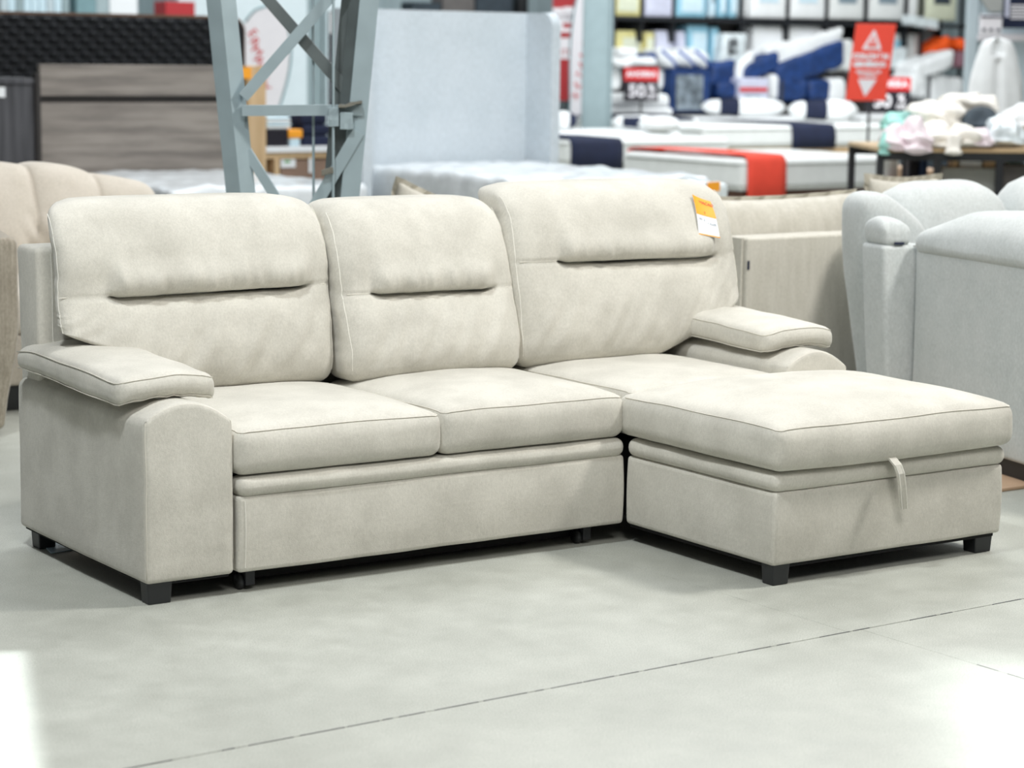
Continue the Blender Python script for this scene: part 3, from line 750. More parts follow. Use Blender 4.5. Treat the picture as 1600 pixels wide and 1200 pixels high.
bar('brace', TL(560, 206, -.01), TL(478, 345, -.01), .046, .008, ST, tr)
bar('strut', TL(320, -118, -.015), TL(606, -119, -.015), .040, .008, ST, tr, .05)
bar('strut', TL(290, -410, -.015), TL(632, -411, -.015), .040, .008, ST, tr, .05)
bar('brace', TL(322, -130, -.01), TL(626, -398, -.01), .042, .008, ST, tr); bar('brace', TL(296, -398, .03), TL(602, -130, .05), .044, .008, M['steelshade'], tr)
bar('brace', TL(294, -422, -.01), TL(650, -690, -.01), .042, .008, ST, tr); bar('brace', TL(268, -690, .03), TL(630, -422, .05), .044, .008, M['steelshade'], tr)
for px, dd, r in ((521, -.03, .0052), (489, .07, .0052)):
    a, b_ = TL(px, 0, dd), TL(px+(-.5 if px == 521 else 1), 305, dd)
    A_, B_ = toz(a, b_, 3.3), toz(a, b_, 0.0)
    pts = [A_+(B_-A_)*i/160 for i in range(161)]
    rod = tube('threaded_rod', pts, r, ST, tr, 8)
    for k, vv in enumerate(rod.data.vertices):
        if (k//8) % 2: pass
g = TL(528, 183, -.03)
def cf(x, y, z): return (x, y+.004*N3(x*60, 0, z*60), z+.003*N3(x*50, 1, z*50))
box('clamp_plate', g.x-.035, g.x+.004, g.y-.01, g.y+.012, g.z-.035, g.z+.035, ST, tr, r=.003, n=(3, 1, 3), f=cf)
box('clamp_plate', g.x+.008, g.x+.055, g.y-.012, g.y+.03, g.z-.045, g.z+.018, M['steel'], tr, r=.003, n=(3, 1, 3), f=cf)
g = TL(548, 163, -.035)
def cf2(x, y, z): return (x, y, z+.010*N3(x*40, y*40, 0)+.2*(x-g.x))
box('bent_plate', g.x-.045, g.x+.04, g.y-.02, g.y+.05, g.z-.006, g.z+.004, M['rust'], tr, r=.001, n=(8, 2, 1), f=cf2)
g = TL(512, 268, -.03)
def cf3(x, y, z): return (x+.004*N3(z*60, 0, 0), y, z+.3*(x-g.x)+.004*N3(x*60, 2, z*20))
box('wire_knot', g.x-.022, g.x+.022, g.y-.012, g.y+.004, g.z-.012, g.z+.012, M['rust'], tr, r=.003, n=(4, 1, 2), f=cf3)
box('base_plate', Lb.x-.10, Rb.x+.10, -.12, .18, 0, .015, ST, tr, r=.003)

# ================================================================== BEDS AND STORE BEHIND
def mattress_bed(name, label, corner, lx, ly, th, mat, base=None, basemat=None, r=.05, group=None, crumple=.0, bands=True, zbase=.0, cat='bed', s=0, quilt=0):
    """corner = near left top corner; spans +x, +y"""
    o = thing(name, label, cat, (corner.x, corner.y, 0), 0, group); z1 = corner.z
    def f(x, y, z):
        c = crumple
        zz = z+c*N3(x*4, y*4, z*2, s)*smin(z, z1-th, z1)+quilt*abs(math.sin(x*8))*abs(math.sin(y*8))*smin(z, z1-.02, z1)
        return (x+c*.8*N3(x*7, y*7, z*5, s+1), y+c*.8*N3(x*7, y*7, z*5, s+2), zz)
    m = box('mattress', 0, lx, 0, ly, z1-th, z1, mat, o, r=r, n=(max(6, int(lx*16)) if crumple or quilt else 6, max(6, int(ly*16)) if crumple or quilt else 6, 3), f=f)
    if bands:
        for zz in (z1-.045, z1-th+.045):
            pts = [(-.003, ly-.06, zz), (-.003, .06, zz), (.015, .014, zz), (.06, -.003, zz), (lx-.06, -.003, zz), (lx-.014, .015, zz), (lx+.003, .06, zz), (lx+.003, ly-.06, zz)]
            tube('piping', pts, .009, M['greyband'], m, 6)
    if base:
        box('bed_base', .03, lx-.03, .03, ly-.03, zbase, z1-th+.004, basemat, o, r=.01)
    return o
def runner(name, label, bx, x0, x1, th, drop_f, ly, mat, drop_l=0, z1=None, along='y', cat='bed runner'):
    """cloth band over a mattress: across y (hangs at the near face)"""
    z = z1+.006; e = .008
    path = [(0, -e-.012, z-drop_f), (0, -e-.012, z-drop_f*.5), (0, -e, z-.05), (0, .012, z-.012), (0, .05, z+.004), (0, ly*.5, z+.012), (0, ly-.06, z+.004), (0, ly-.01, z-.01), (0, ly+e, z-.05), (0, ly+e, z-.3)]
    vs = []; fs = []; nx = 6
    P = [Vector(p) for p in path]
    for si, off in ((0, .005), (1, -.0015)):
        for p in P:
            for k in range(nx+1):
                x = x0+(x1-x0)*k/nx
                nrm = Vector((0, -1, 0)) if p.z < z-.03 and p.y < .1 else (Vector((0, 1, 0)) if p.z < z-.03 else Vector((0, 0, 1)))
                q = p+nrm*off; vs.append(Vector((bx.x+x+.006*math.sin(q.z*14), bx.y+q.y, q.z)))
    R_ = len(P); K = R_*(nx+1)
    for i in range(R_-1):
        for k in range(nx):
            a = i*(nx+1)+k; fs += [[a, a+1, a+nx+2, a+nx+1], [K+a, K+a+nx+1, K+a+nx+2, K+a+1]]
        for k in (0, nx): a = i*(nx+1)+k; fs.append([a, a+nx+1, K+a+nx+1, K+a])
    for i in (0, R_-1):
        for k in range(nx): a = i*(nx+1)+k; fs.append([a, a+1, K+a+1, K+a])
    o = mesh(name, vs, fs, mat, None, True); return tag(o, label, cat)

# --- wood headboard bed (left)
hL = AT(62, 100, 15.0); hy = hL.y; hR = PY(352, 103, hy)
wb = thing('wooden_bed', 'bed with wide grey oak headboard and plastic-wrapped white mattress, left', 'bed', (hL.x, hy, 0))
hw_, hz = hR.x-hL.x+.05, hL.z
gz = PY(200, 150, hy).z
box('headboard_panel', 0, hw_, 0, .05, gz, hz, M['greywood'], wb, r=.004)
box('headboard_panel', 0, hw_, .012, .05, .25, gz-.045, M['greywood'], wb, r=.004)
box('recess_strip', .02, hw_-.02, .035, .048, gz-.05, gz+.005, M['darkedge'], wb, r=0)
box('side_post', -.035, .0, -.01, .06, 0, hz-.06, M['darkedge'], wb, r=.004)
box('side_post', hw_, hw_+.03, -.01, .06, 0, hz-.02, M['greywood'], wb, r=.004)
for (dx, zc) in ():
    pass
mz = PY(200, 267, hy).z
def crf(a, s, z0, z1):
    def f(x, y, z): return (x+a*.6*N3(x*8, y*8, z*5, s), y+a*.6*N3(x*8, y*8, z*5, s+1), z+a*(N3(x*5, y*5, 0, s+2)+.5*N3(x*14, y*11, 0, s+5))*smin(z, z0, z1))
    return f
box('wrapped_mattress', .02, hw_-.02, -1.95, -.01, mz-.26, mz, M['wrap'], wb, r=.05, n=(34, 40, 3), f=crf(.022, 1, mz-.1, mz))
box('bed_base', .03, hw_-.03, -1.9, -.02, .08, mz-.25, M['greywood'], wb, r=.01)
for x in (.06, hw_-.12):
    for y in (-1.88, -.12): box('leg', x, x+.06, y, y+.06, 0, .085, M['darkedge'], wb, r=.003)
# --- black padded headboard behind
kL = AT(2, 17, 16.6); ky = kL.y; kR = PY(385, 30, ky)
kb = thing('padded_headboard', 'tall black headboard with woven raised pattern, rounded corners and thin brown rim', 'headboard', (kL.x-.1, ky, 0))
kw = kR.x-kL.x+.1; kz = kL.z
def rpanel(x0, x1, z0, z1, rad, y0, y1, mat, name, par, n=8):
    pts = [(x0, z0), (x1, z0)]
    for i in range(n+1): a = math.pi/2*i/n; pts.append((x1-rad+rad*math.cos(a), z1-rad+rad*math.sin(a)))
    for i in range(n+1): a = math.pi/2+math.pi/2*i/n; pts.append((x0+rad+rad*math.cos(a), z1-rad+rad*math.sin(a)))
    m = len(pts); vs = [(x, y0, z) for x, z in pts]+[(x, y1, z) for x, z in pts]
    fs = [list(range(m)), list(range(m, 2*m))]+[[i, (i+1) % m, m+(i+1) % m, m+i] for i in range(m)]
    return mesh(name, vs, fs, mat, par)
rpanel(0, kw, 0, kz, .12, .02, .09, M['bronze'], 'rim', kb)
rpanel(.02, kw-.02, .05, kz-.02, .10, .0, .03, M['headblack'], 'backing', kb)
# woven pads: each visible raised pad is a part
pad_me = None; cnt = 0
pv, pf = rb(-.047, .047, -.018, .006, -.022, .022, .016, (2, 1, 1), lambda x, y, z: (x, y-.012*(1-(x/.05)**2)*(y < 0)-.25*z*(y < 0), z))
row = 0; z = kz-.055
while z > 1.04:
    x = .07+(.0625 if row % 2 else 0)
    while x < kw-.06:
        if pad_me is None:
            o = mesh('pad', pv, pf, M['headblack'], kb, True); pad_me = o.data
        else:
            o = bpy.data.objects.new('pad', pad_me); COL.objects.link(o); o.parent = kb
        o.location = (x, 0, z); o.scale = (.80, 1, .78); x += .125; cnt += 1
        if cnt >= 298: break
    if cnt >= 298: break
    z -= .052; row += 1
# --- dark cabinet at the left edge
cR = AT(54, 122, 15.0); cb = thing('cabinet', 'dark grey wood-grain cabinet with white sticker at the left edge', 'cabinet', (cR.x, cR.y, 0))
box('side_panel', -.95, 0, 0, .03, .0, cR.z-.045, M['darkwood'], cb, r=.003)
box('top', -.97, .02, -.015, .45, cR.z-.04, cR.z, M['darkwood'], cb, r=.004)
box('end_panel', -.0, .022, .0, .44, 0, cR.z-.045, M['darkedge'], cb, r=.003)
box('back_panel', -.95, 0, .41, .44, .0, cR.z-.045, M['darkedge'], cb, r=.003)
sp_ = PY(1, 145, cR.y); box('sticker', sp_.x-cR.x-.06, PY(8, 145, cR.y).x-cR.x, -.004, 0, PY(1, 152, cR.y).z, PY(1, 136, cR.y).z, M['paper'], cb, r=0)
og = AT(3, 270, 13.2)
o = box('orange_object', og.x-.06, og.x+.03, og.y, og.y+.05, 0, og.z+.02, M['orangecloth'], None, r=.02); tag(o, 'small orange thing showing above the tufted sofa at the left edge', 'bag')
o.name = 'bag'
# --- white winged headboard bed (centre)
vL = AT(560, 13, 14.6); vy = vL.y; vR = PY(868, 20, vy); vI = PY(833, 20, vy)
vb = thing('upholstered_bed', 'bed with tall pale blue-grey winged headboard and plastic-wrapped mattress', 'bed', (vL.x-.12, vy, 0))
vw = vI.x-vL.x+.12; vz = vL.z-.0
vz = PY(700, 17, vy).z
rpanel(0, vw, .1, vz, .06, .0, .10, M['headwhite'], 'headboard', vb)
def wing(x0, x1):
    pts = []; n = 6
    prof = [(.0, .1), (-.30, .1), (-.30, vz-.10)]
    for i in range(1, n+1): a = math.pi/2*i/n; prof.append((-.30+.10*(1-math.cos(a)), vz-.10+.10*math.sin(a)))
    prof.append((.1, vz)); prof.append((.1, .1))
    m = len(prof); vs = [(x0, y, z) for y, z in prof]+[(x1, y, z) for y, z in prof]
    fs = [list(range(m)), list(range(m, 2*m))]+[[i, (i+1) % m, m+(i+1) % m, m+i] for i in range(m)]
    return mesh('wing', vs, fs, M['headwhite'], vb)
wing(vw-.05, vw+.02); wing(-.02, .05)
vmz = PY(640, 254, vy).z
box('wrapped_mattress', .12, vw-.06, -2.05, -.01, vmz-.26, vmz, M['wrap'], vb, r=.06, n=(34, 44, 3), f=crf(.026, 4, vmz-.1, vmz))
box('wrap_skirt', .13, vw-.07, -2.03, -.02, vmz-.36, vmz-.255, M['headwhite'], vb, r=.02)
box('bed_base', .10, vw-.04, -2.0, -.0, .10, vmz-.33, M['headwhite'], vb, r=.02)
for x in (.16, vw-.16):
    for y in (-1.95, -.1): box('leg', x, x+.06, y, y+.06, 0, .105, M['darkedge'], vb, r=.003)
# loose wrapped pack with orange tag at the bed's far right
w1_ = AT(1110, 300, 12.2)
wp = box('wrapped_pack', w1_.x-.16, w1_.x+.14, w1_.y, w1_.y+.35, 0, w1_.z+.06, M['silver'], None, r=.05, n=(8, 8, 10), f=lambda x, y, z: (x+.02*N3(x*9, y*9, z*9), y+.02*N3(x*9, y*9, z*9, 2), z+.02*N3(x*11, y*9, z, 4)))
tag(wp, 'plastic-wrapped standing pack behind the price-tagged back cushion', 'package')
b_ = PY(1112, 292, w1_.y)
o = box('price_card', b_.x-.045, b_.x+.045, b_.y-.014, b_.y+.004, b_.z-.10, b_.z+.03, M['paper'], None, r=.002); tag(o, 'white card with orange head on the wrapped pack behind the cream sofa', 'tag')
box('orange_header', b_.x-.044, b_.x+.044, b_.y-.018, b_.y-.0145, b_.z-.022, b_.z+.028, M['orange'], o, r=0)
# --- light oak bookcase with boxes seen through the lattice column
uL = AT(386, 100, 16.2); uy = uL.y; uR = PY(416, 100, uy)
bk = thing('oak_bookcase', 'light oak open bookcase seen through the lattice column', 'bookcase', (uL.x, uy, 0))
X = lambda px, py: PY(px, py, uy).x-uL.x
Z = lambda px, py: PY(px, py, uy).z
ut = Z(400, 103)
box('side_panel', 0, X(416, 180), 0, .35, 0, ut, M['lightwood'], bk, r=.004)
xe = X(525, 240)
box('shelf', X(416, 235), xe, 0, .35, Z(460, 238), Z(460, 229), M['paper'], bk, r=.004)
box('apron', X(416, 235), xe, .02, .35, Z(460, 248), Z(460, 238), M['lightwood'], bk, r=.003)
box('upright', X(430, 250), X(438, 250), .01, .34, 0, Z(460, 247), M['lightwood'], bk, r=.003)
box('side_panel', xe, xe+.04, 0, .35, 0, Z(500, 228), M['lightwood'], bk, r=.004)
box('back_panel', X(416, 200), xe, .33, .35, 0, Z(460, 238), M['brownwood'], bk, r=.003)
box('foot_rail', .02, xe, .03, .30, 0, .06, M['lightwood'], bk, r=.003)
st_ = box('price_sticker', X(376, 112), X(392, 112), -.008, -.001, Z(380, 123), Z(380, 105), M['orange'], bk, r=0)
def shelfbox(name, label, cat, px0, py0, px1, py1, dy0, dy1, mat, r=.006, f=None, n=(1, 1, 1)):
    a = PY(px0, py1, uy+dy0); b2 = PY(px1, py0, uy+dy0)
    o = box(name, a.x, b2.x, uy+dy0, uy+dy1, a.z, b2.z, mat, None, r=r, f=f, n=n); return tag(o, label, cat)
o = shelfbox('carton', 'brown carton with green and white label in the oak bookcase', 'box', 439, 249, 520, 290, .03, .30, M['carton'])
a = PY(439, 262, uy+.02); b2 = PY(462, 249, uy+.02)
box('carton_label', a.x, b2.x, uy+.022, uy+.029, a.z, b2.z, M['paper'], o, r=0); box('carton_mark', a.x+.03, a.x+.075, uy+.018, uy+.0215, b2.z-.022, b2.z-.008, M['green'], o, r=0)
a = PY(483, 270, uy+.02); b2 = PY(488, 246, uy+.02); box('carton_tape', a.x, b2.x, uy+.022, uy+.029, a.z, b2.z, M['paper'], o, r=0)
zs_ = lambda py: PY(460, py, uy+.05).z
shelfbox('storage_box', 'black storage box on the white shelf of the oak bookcase', 'box', 418, 202, 450, 229.5, .04, .28, M['signblack'])
o = shelfbox('item', 'unidentified object with orange top and white foot on the oak bookcase', 'item', 453, 215, 470, 229.5, .03, .12, M['paleblue'], r=.02)  # unidentified object with an orange top and pale foot
a = PY(451, 216, uy+.03); b2 = PY(473, 202, uy+.03); box('orange_wrap', a.x, b2.x, uy+.025, uy+.13, a.z, b2.z, M['orange'], o, r=.012)
for (nm, lb_, x0, y0, x1, y1, m, d) in (('folded_blanket', 'navy folded blanket lowest on the oak bookcase', 474, 212, 518, 229.5, 'navy', .06), ('folded_blanket', 'navy folded blanket on top of another behind the lattice column', 474, 195, 516, 212, 'navy', .07), ('folded_blanket', 'dark blue folded blanket highest of the stack on the oak bookcase', 470, 178, 512, 195, 'navy', .08)):
    shelfbox(nm, lb_, 'blanket', x0, y0, x1, y1, d, .30, M[m], r=.025, f=lambda x, y, z: (x, y, z), n=(3, 1, 1))
for k in range(4):
    shelfbox('folded_sheet', ['white folded sheet resting on the black storage box', 'pale blue folded sheet second from below over the storage box', 'white folded sheet third from below over the storage box', 'pale blue folded sheet topmost over the storage box'][k], 'sheet', 417, 202-5*(k+1), 455, 202-5*k, .05, .28, M[['white', 'paleblue', 'white2', 'paleblue'][k]], r=.012)
pl0 = PY(432, 178, uy+.02)
# --- feather banners
def banner(label, px0, py0, px1, py1, D, lean, txt, n0, tsz=.12, flip=1):
    a = AT((px0+px1)/2, py1, D); zt_ = AT((px0+px1)/2, py0, D).z; wdt = (px1-px0)/FPX*D
    o = thing('feather_banner', label, 'banner', (a.x, a.y, 0), -YAW)
    prof = []; z0 = .55; H = zt_-z0; n = 22
    def edge(t): # half shape: flat side and curved side
        top = math.sqrt(max(0, 1-(max(0, t-.62)/.38)**2))
        return top*(.55+.45*smin(t, 0, .6))
    vs = []; fs = []
    for i in range(n+1):
        t = i/n; w = wdt*edge(t); cx = lean*(t-.5)*wdt
        xl, xr = (cx-wdt*.5+(wdt-w)*(.5 if t > .62 else .75), 0)
        xl = cx-w*.5+(0.0); xr = xl+w
        for y in (-.004, .004): vs += [(xl, y, z0+H*t), (xr, y, z0+H*t)]
    for i in range(n):
        a_ = 4*i; b_ = a_+4
        fs += [[a_, a_+1, b_+1, b_], [a_+2, b_+2, b_+3, a_+3], [a_, b_, b_+2, a_+2], [a_+1, a_+3, b_+3, b_+1]]
    fs += [[0, 2, 3, 1], [4*n, 4*n+1, 4*n+3, 4*n+2]]
    mesh('sail', vs, fs, M['signwhite'], o)
    rim = [(lean*(t-.5)*wdt+wdt*edge(t)*.5*flip, 0, z0+H*t) for t in [i/n for i in range(n+1)]]+[(lean*(t-.5)*wdt-wdt*edge(t)*.5*flip, 0, z0+H*t) for t in (1.0, .97, .93, .88)]
    tube('pole', [(rim[0][0], 0, .02)]+rim, .012, M['teal'], o, 8)
    box('base_plate', rim[0][0]-.2, rim[0][0]+.2, -.2, .2, 0, .02, M['blackmetal'], o, r=.004)
    for i, ch in enumerate(txt):
        t = n0-.066*i; x = (lean*(t-.5)-.22*flip+.05*i*flip)*wdt
        M4 = Matrix.Translation((x, -.008, z0+H*t)) @ Matrix.Rotation(math.pi/2, 4, 'X') @ Matrix.Rotation(-.9*flip, 4, 'Z')
        text(ch, tsz, M['redprint'], o, M4, 'red_letter', ext=.001)
    return o
banner('white feather banner with red letters seen through the lattice column', 366, 9, 452, 175, 22.0, .20, 'ERMATEX', .80, .13, 1)
banner('narrow white feather banner with red letters beside the pale steel column', 889, -40, 925, 164, 27.0, .45, 'ERMATEX', .62, .12, -1)
# --- red poster stand
A1 = AT(864, 0, 28.5); A2 = AT(913, 158, 28.5)
pw = (913-866)/FPX*27.5+.05
rp = thing('poster_stand', 'dark red and white standing poster between white headboard and steel column', 'poster', (A1.x, A1.y, 0), -YAW)
zp0 = A2.z; zp1 = AT(890, -25, 27.5).z
box('panel', 0, pw, 0, .03, zp0, zp1, M['darkred'], rp, r=.003)
box('foot', .03, pw-.03, -.1, .13, 0, .04, M['blackmetal'], rp, r=.004); box('post', pw/2-.02, pw/2+.02, .01, .03, .03, zp0+.02, M['blackmetal'], rp, r=.002)
def rz_(py): return AT(890, py, 27.5).z
for (x0, x1, p0, p1) in ((0, .32, 42, 92), (.0, .10, 10, 42), (.12, .20, 8, 34), (.0, .22, 18, 30)):
    box('white_block', x0*pw/.37 if x0*pw/.37 < pw else 0, min(pw, x1*pw/.32), -.006, -.001, rz_(p1), rz_(p0), M['signwhite'], rp, r=0)
box('red_block', .0, pw, -.011, -.007, rz_(58), rz_(49), M['darkred'], rp, r=0)
text('ITE', .11, M['darkred'], rp, facing_y(pw*.42, -.010, rz_(82)), 'lettering')
# --- steel column (pale)
c0 = AT(909, 195, 26.0); c1 = AT(955, 195, 26.0); cw = (c1-c0).length
sc_ = thing('steel_column', 'broad pale blue-grey painted steel column beside the bedding racks', 'column', (c0.x, c0.y, 0), -YAW)
box('web', .02, cw-.02, .02, .06, .02, 4.2, M['steelcol'], sc_, r=.004)
box('flange', 0, .03, -.02, .28, .02, 4.2, M['steelcol'], sc_, r=.004); box('flange', cw-.03, cw, -.02, .28, .02, 4.2, M['steelcol'], sc_, r=.004)
box('cover', .03, cw-.03, .0, .018, .02, 4.2, M['steelcol'], sc_, r=.004); box('base_plate', -.05, cw+.05, -.08, .32, 0, .02, M['steelcol'], sc_, r=.003)
c0 = AT(480, 150, 23); d_ = thing('steel_column', 'narrow pale steel column seen through the lattice column', 'column', (c0.x, c0.y, 0), -YAW)
box('web', 0, .15, 0, .15, .02, 4.2, M['steelcol'], d_, r=.01); box('flange', .165, .19, -.02, .17, .02, 4.2, M['steelcol'], d_, r=.004); box('base_plate', -.05, .22, -.06, .2, 0, .02, M['steelcol'], d_, r=.003)
c0 = AT(513, 18, 18.5); fr = thing('notice_board', 'black framed board with white sheet behind the right leg of the lattice column', 'board', (c0.x, c0.y, 0), -YAW)
box('board', 0, .085, 0, .04, 0, c0.z, M['signblack'], fr, r=.004); box('sheet', .012, .10, -.008, -.001, AT(513, 52, 18.5).z, AT(513, 20, 18.5).z, M['paper'], fr, r=0)
# tall white wall panel behind the lattice column
c0 = AT(424, 0, 26.3); wl2 = box('trim_1', c0.x-.9, PY(556, 0, c0.y+.6).x, c0.y+.6, c0.y+.68, 0, 3.2, M['palepanel'], None, r=.01); wl2['kind'] = 'structure'

# ================================================================== MATTRESS DISPLAY (right, far)
K1 = G(1160, 249, .625)
mattress_bed('display_bed', 'white mattress on brown base with red runner, nearest of the display beds', K1, 1.75, 1.6, .26, M['white'], True, M['brownwood'], .045, None, 0, True, .0, 'bed', 1, .006)
xr0 = PY(1166, 270, K1.y).x-K1.x; xr1 = PY(1226, 270, K1.y).x-K1.x
runner('bed_runner', 'red runner hanging over the near side of the nearest display mattress', K1, xr0, xr1, .26, .40, 1.6, M['red'], z1=.645)
K2 = G(888, 219, .62)
mattress_bed('display_bed', 'white mattress with navy runner right of the winged headboard', K2, PY(1140, 215, K2.y).x-K2.x, 1.48, .25, M['white'], True, M['greyband'], .045)
runner('bed_runner', 'navy runner hanging over the display mattress right of the winged headboard', K2, .0+.02, PY(972, 230, K2.y).x-K2.x, .25, .30, 1.48, M['navy'], z1=.62)
K3 = PY(1100, 197, 13.96)
xe3 = PY(1412, 200, K3.y).x-K3.x
mattress_bed('display_bed', 'long white display mattress with navy runner, behind the red-runner bed', K3, xe3, 1.72, .25, M['white'], True, M['lightwood'], .045)
runner('bed_runner', 'navy runner on the long mattress behind the red-runner bed', K3, PY(1236, 210, K3.y).x-K3.x, PY(1304, 210, K3.y).x-K3.x, .25, .27, 1.72, M['navy'], z1=K3.z)
K4 = PY(965, 186, 15.9)
mattress_bed('display_bed', 'white mattress below the bedding rack, furthest of the display beds', K4, PY(1330, 182, K4.y).x-K4.x, 1.15, .25, M['white2'], True, M['greyband'], .045)
runner('bed_runner', 'navy runner spread along the furthest display mattress', K4, .02, PY(1085, 190, K4.y).x-K4.x, .25, .16, 1.15, M['navy'], z1=K4.z)
K5 = PY(1348, 181, 15.95)
mattress_bed('display_bed', 'white mattress with grey border beside the clothes table', K5, 2.3, 1.15, .16, M['white2'], True, M['greyband'], .03)
mattress_bed('display_bed', 'white bed at the foot of the pale steel column, carrying small pillows', Vector((10.95, K2.y+1.56, .628)), 2.0, 1.2, .25, M['white2'], True, M['greyband'], .045)
def bolster(label, px0, py0, px1, py1, D_, bands=(), mat='white2', group=None, s=0, dep=.35, zfix=None, sq=.0):
    zz_ = D_; D = (G((px0+px1)/2, py1, zz_)-C0).dot(_H)
    a = AT(px0, (py0+py1)/2, D); b2 = AT(px1, (py0+py1)/2, D); w = (b2-a).length; h = (py1-py0)/FPX*D; z0 = AT((px0+px1)/2, py1, D).z
    o = thing('pillow', label, 'pillow', (a.x, a.y, z0), -YAW+.12, group)
    def f(x, y, z):
        u = (x-w/2)/(w/2); k = max(.0, 1-abs(u)**2.5)**.5; pinch = 0
        for (b0, b1) in bands:
            m = (b0+b1)/2*w; pinch += .14*math.exp(-((x-m)/((b1-b0)*w*.7))**2)
        k = max(.12, k-pinch)
        return (x, dep/2+(y-dep/2)*k, h/2+(z-h/2)*k*(1-sq)+.01*N3(x*5, y*5, z*5, s))
    box('cover', 0, w, 0, dep, 0, h, M[mat], o, r=min(h, dep)*.42, n=(24, 4, 3), f=f, smooth=True)
    for (b0, b1) in bands:
        def g(x, y, z):
            p = f(x, y, z); return (p[0], dep/2+(p[1]-dep/2)*1.05, h/2+(p[2]-h/2)*1.07)
        vs, fs = rb(b0*w, b1*w, 0, dep, 0, h, min(h, dep)*.42, (5, 4, 3), None)
        # sleeve: keep the box full height along x, only bend its section
        vs = []; fs = []; nx, na = 6, 20
        for i in range(nx+1):
            x = (b0+(b1-b0)*i/nx)*w
            for j in range(na):
                an = 2*math.pi*j/na; c, s_ = math.cos(an), math.sin(an)
                yy = dep/2+dep/2*math.copysign(abs(c)**.7, c)*.99; zz = h/2+h/2*math.copysign(abs(s_)**.7, s_)*.99
                vs.append(g(x, yy, zz))
        for i in range(nx):
            for j in range(na): fs.append([i*na+j, i*na+(j+1) % na, (i+1)*na+(j+1) % na, (i+1)*na+j])
        mesh('navy_band', vs, fs, M['navy'], o, True)
    return o
DB = 25.6
bolster('white pillow with navy band beside the clear bedding pack', 1100, 153, 1236, 183, K4.z+.005, [(.20, .42)], s=1)
bolster('white pillow with navy band under the hanging red sign', 1236, 156, 1350, 190, K3.z+.005, [(.22, .52)], s=2)
bolster('low white pillow with navy sleeve in front of the white folded duvets', 960, 180, 1030, 204, .634, [(.20, .60)], s=3, dep=.3)
bolster('rounded white pillow lying before the navy runner', 1000, 183, 1068, 206, .634, [], s=4, dep=.25)
bolster('white pillow beside the pale steel column on the small bed', 866, 174, 906, 203, .634, [(.62, .95)], s=5, dep=.3)
def soft(name, label, cat, px0, py0, px1, py1, D, dep, mat, r=None, s=0, wob=.02, rz=0, group=None, taper=0, shear=0):
    a = AT(px0, py1, D); w = (px1-px0)/FPX*D; h = (py1-py0)/FPX*D
    def f(x, y, z):
        t = z/h; x2 = w/2+(x-w/2)*(1-taper*t)+shear*z
        return (x2+wob*N3(x*5, y*5, z*5, s), y+wob*N3(x*5, y*5, z*5, s+1), z+wob*N3(x*6, y*6, z*2, s+2)*t)
    o = box(name, 0, w, 0, dep, 0, h, mat, None, r=r if r is not None else min(w, h, dep)*.4, n=(8, 4, 5), f=f, smooth=True)
    o.location = (a.x, a.y, a.z); o.rotation_euler = (0, 0, -YAW*.0+rz); return tag(o, label, cat, group)
RK = -YAW+.10
soft('folded_duvet', 'thick white folded duvet on top beside the pale steel column', 'duvet', 951, 146, 1046, 168, 27.2, .6, M['white2'], .06, 1, .01, RK)
soft('folded_duvet', 'white folded duvet under the thicker one beside the pale steel column', 'duvet', 948, 167, 1052, 180, 27.2, .65, M['white2'], .045, 2, .01, RK)

# ================================================================== BEDDING RACK
YR = 17.3
def RX(px, py): return PY(px, py, YR)
rk = thing('bedding_rack', 'long black wire shelving rack filled with packed bedding', 'rack', (RX(957, 100).x, YR, 0))
x0_ = RX(957, 100).x; x1_ = RX(1513, 100).x; RW = x1_-x0_
levels = [RX(1100, 27).z-.02, RX(1100, 106).z, RX(1100, 180).z-.25, .25]
levels = [1.925, 1.22, .62]
box('back_board', -.0, RW, .58, .62, .0, 3.2, M['greyboard'], rk, r=.004)
px_up = [957, 1003, 1053, 1157, 1231, 1293, 1354, 1417, 1440, 1499]
for px in (957, 1157, 1437, 1499, 1511):
    x = RX(px, 100).x-x0_
    for y in (0, .55): box('upright', x-.02, x+.02, y-.02, y+.02, 0, 3.2, M['blackmetal'], rk, r=.003)
for px in (1003, 1053, 1232, 1293, 1354, 1417):
    x = RX(px, 20).x-x0_; box('divider', x-.012, x+.012, -.012, .5, 1.62, 3.0, M['blackmetal'], rk, r=.002)
for z in (1.925, 1.18, .60, .12):
    box('shelf', 0, RW, .0, .56, z-.025, z, M['blackmetal'], rk, r=.003)
    box('shelf_rail', 0, RW, -.03, -.005, z-.04, z+.012, M['blackmetal'], rk, r=.003)
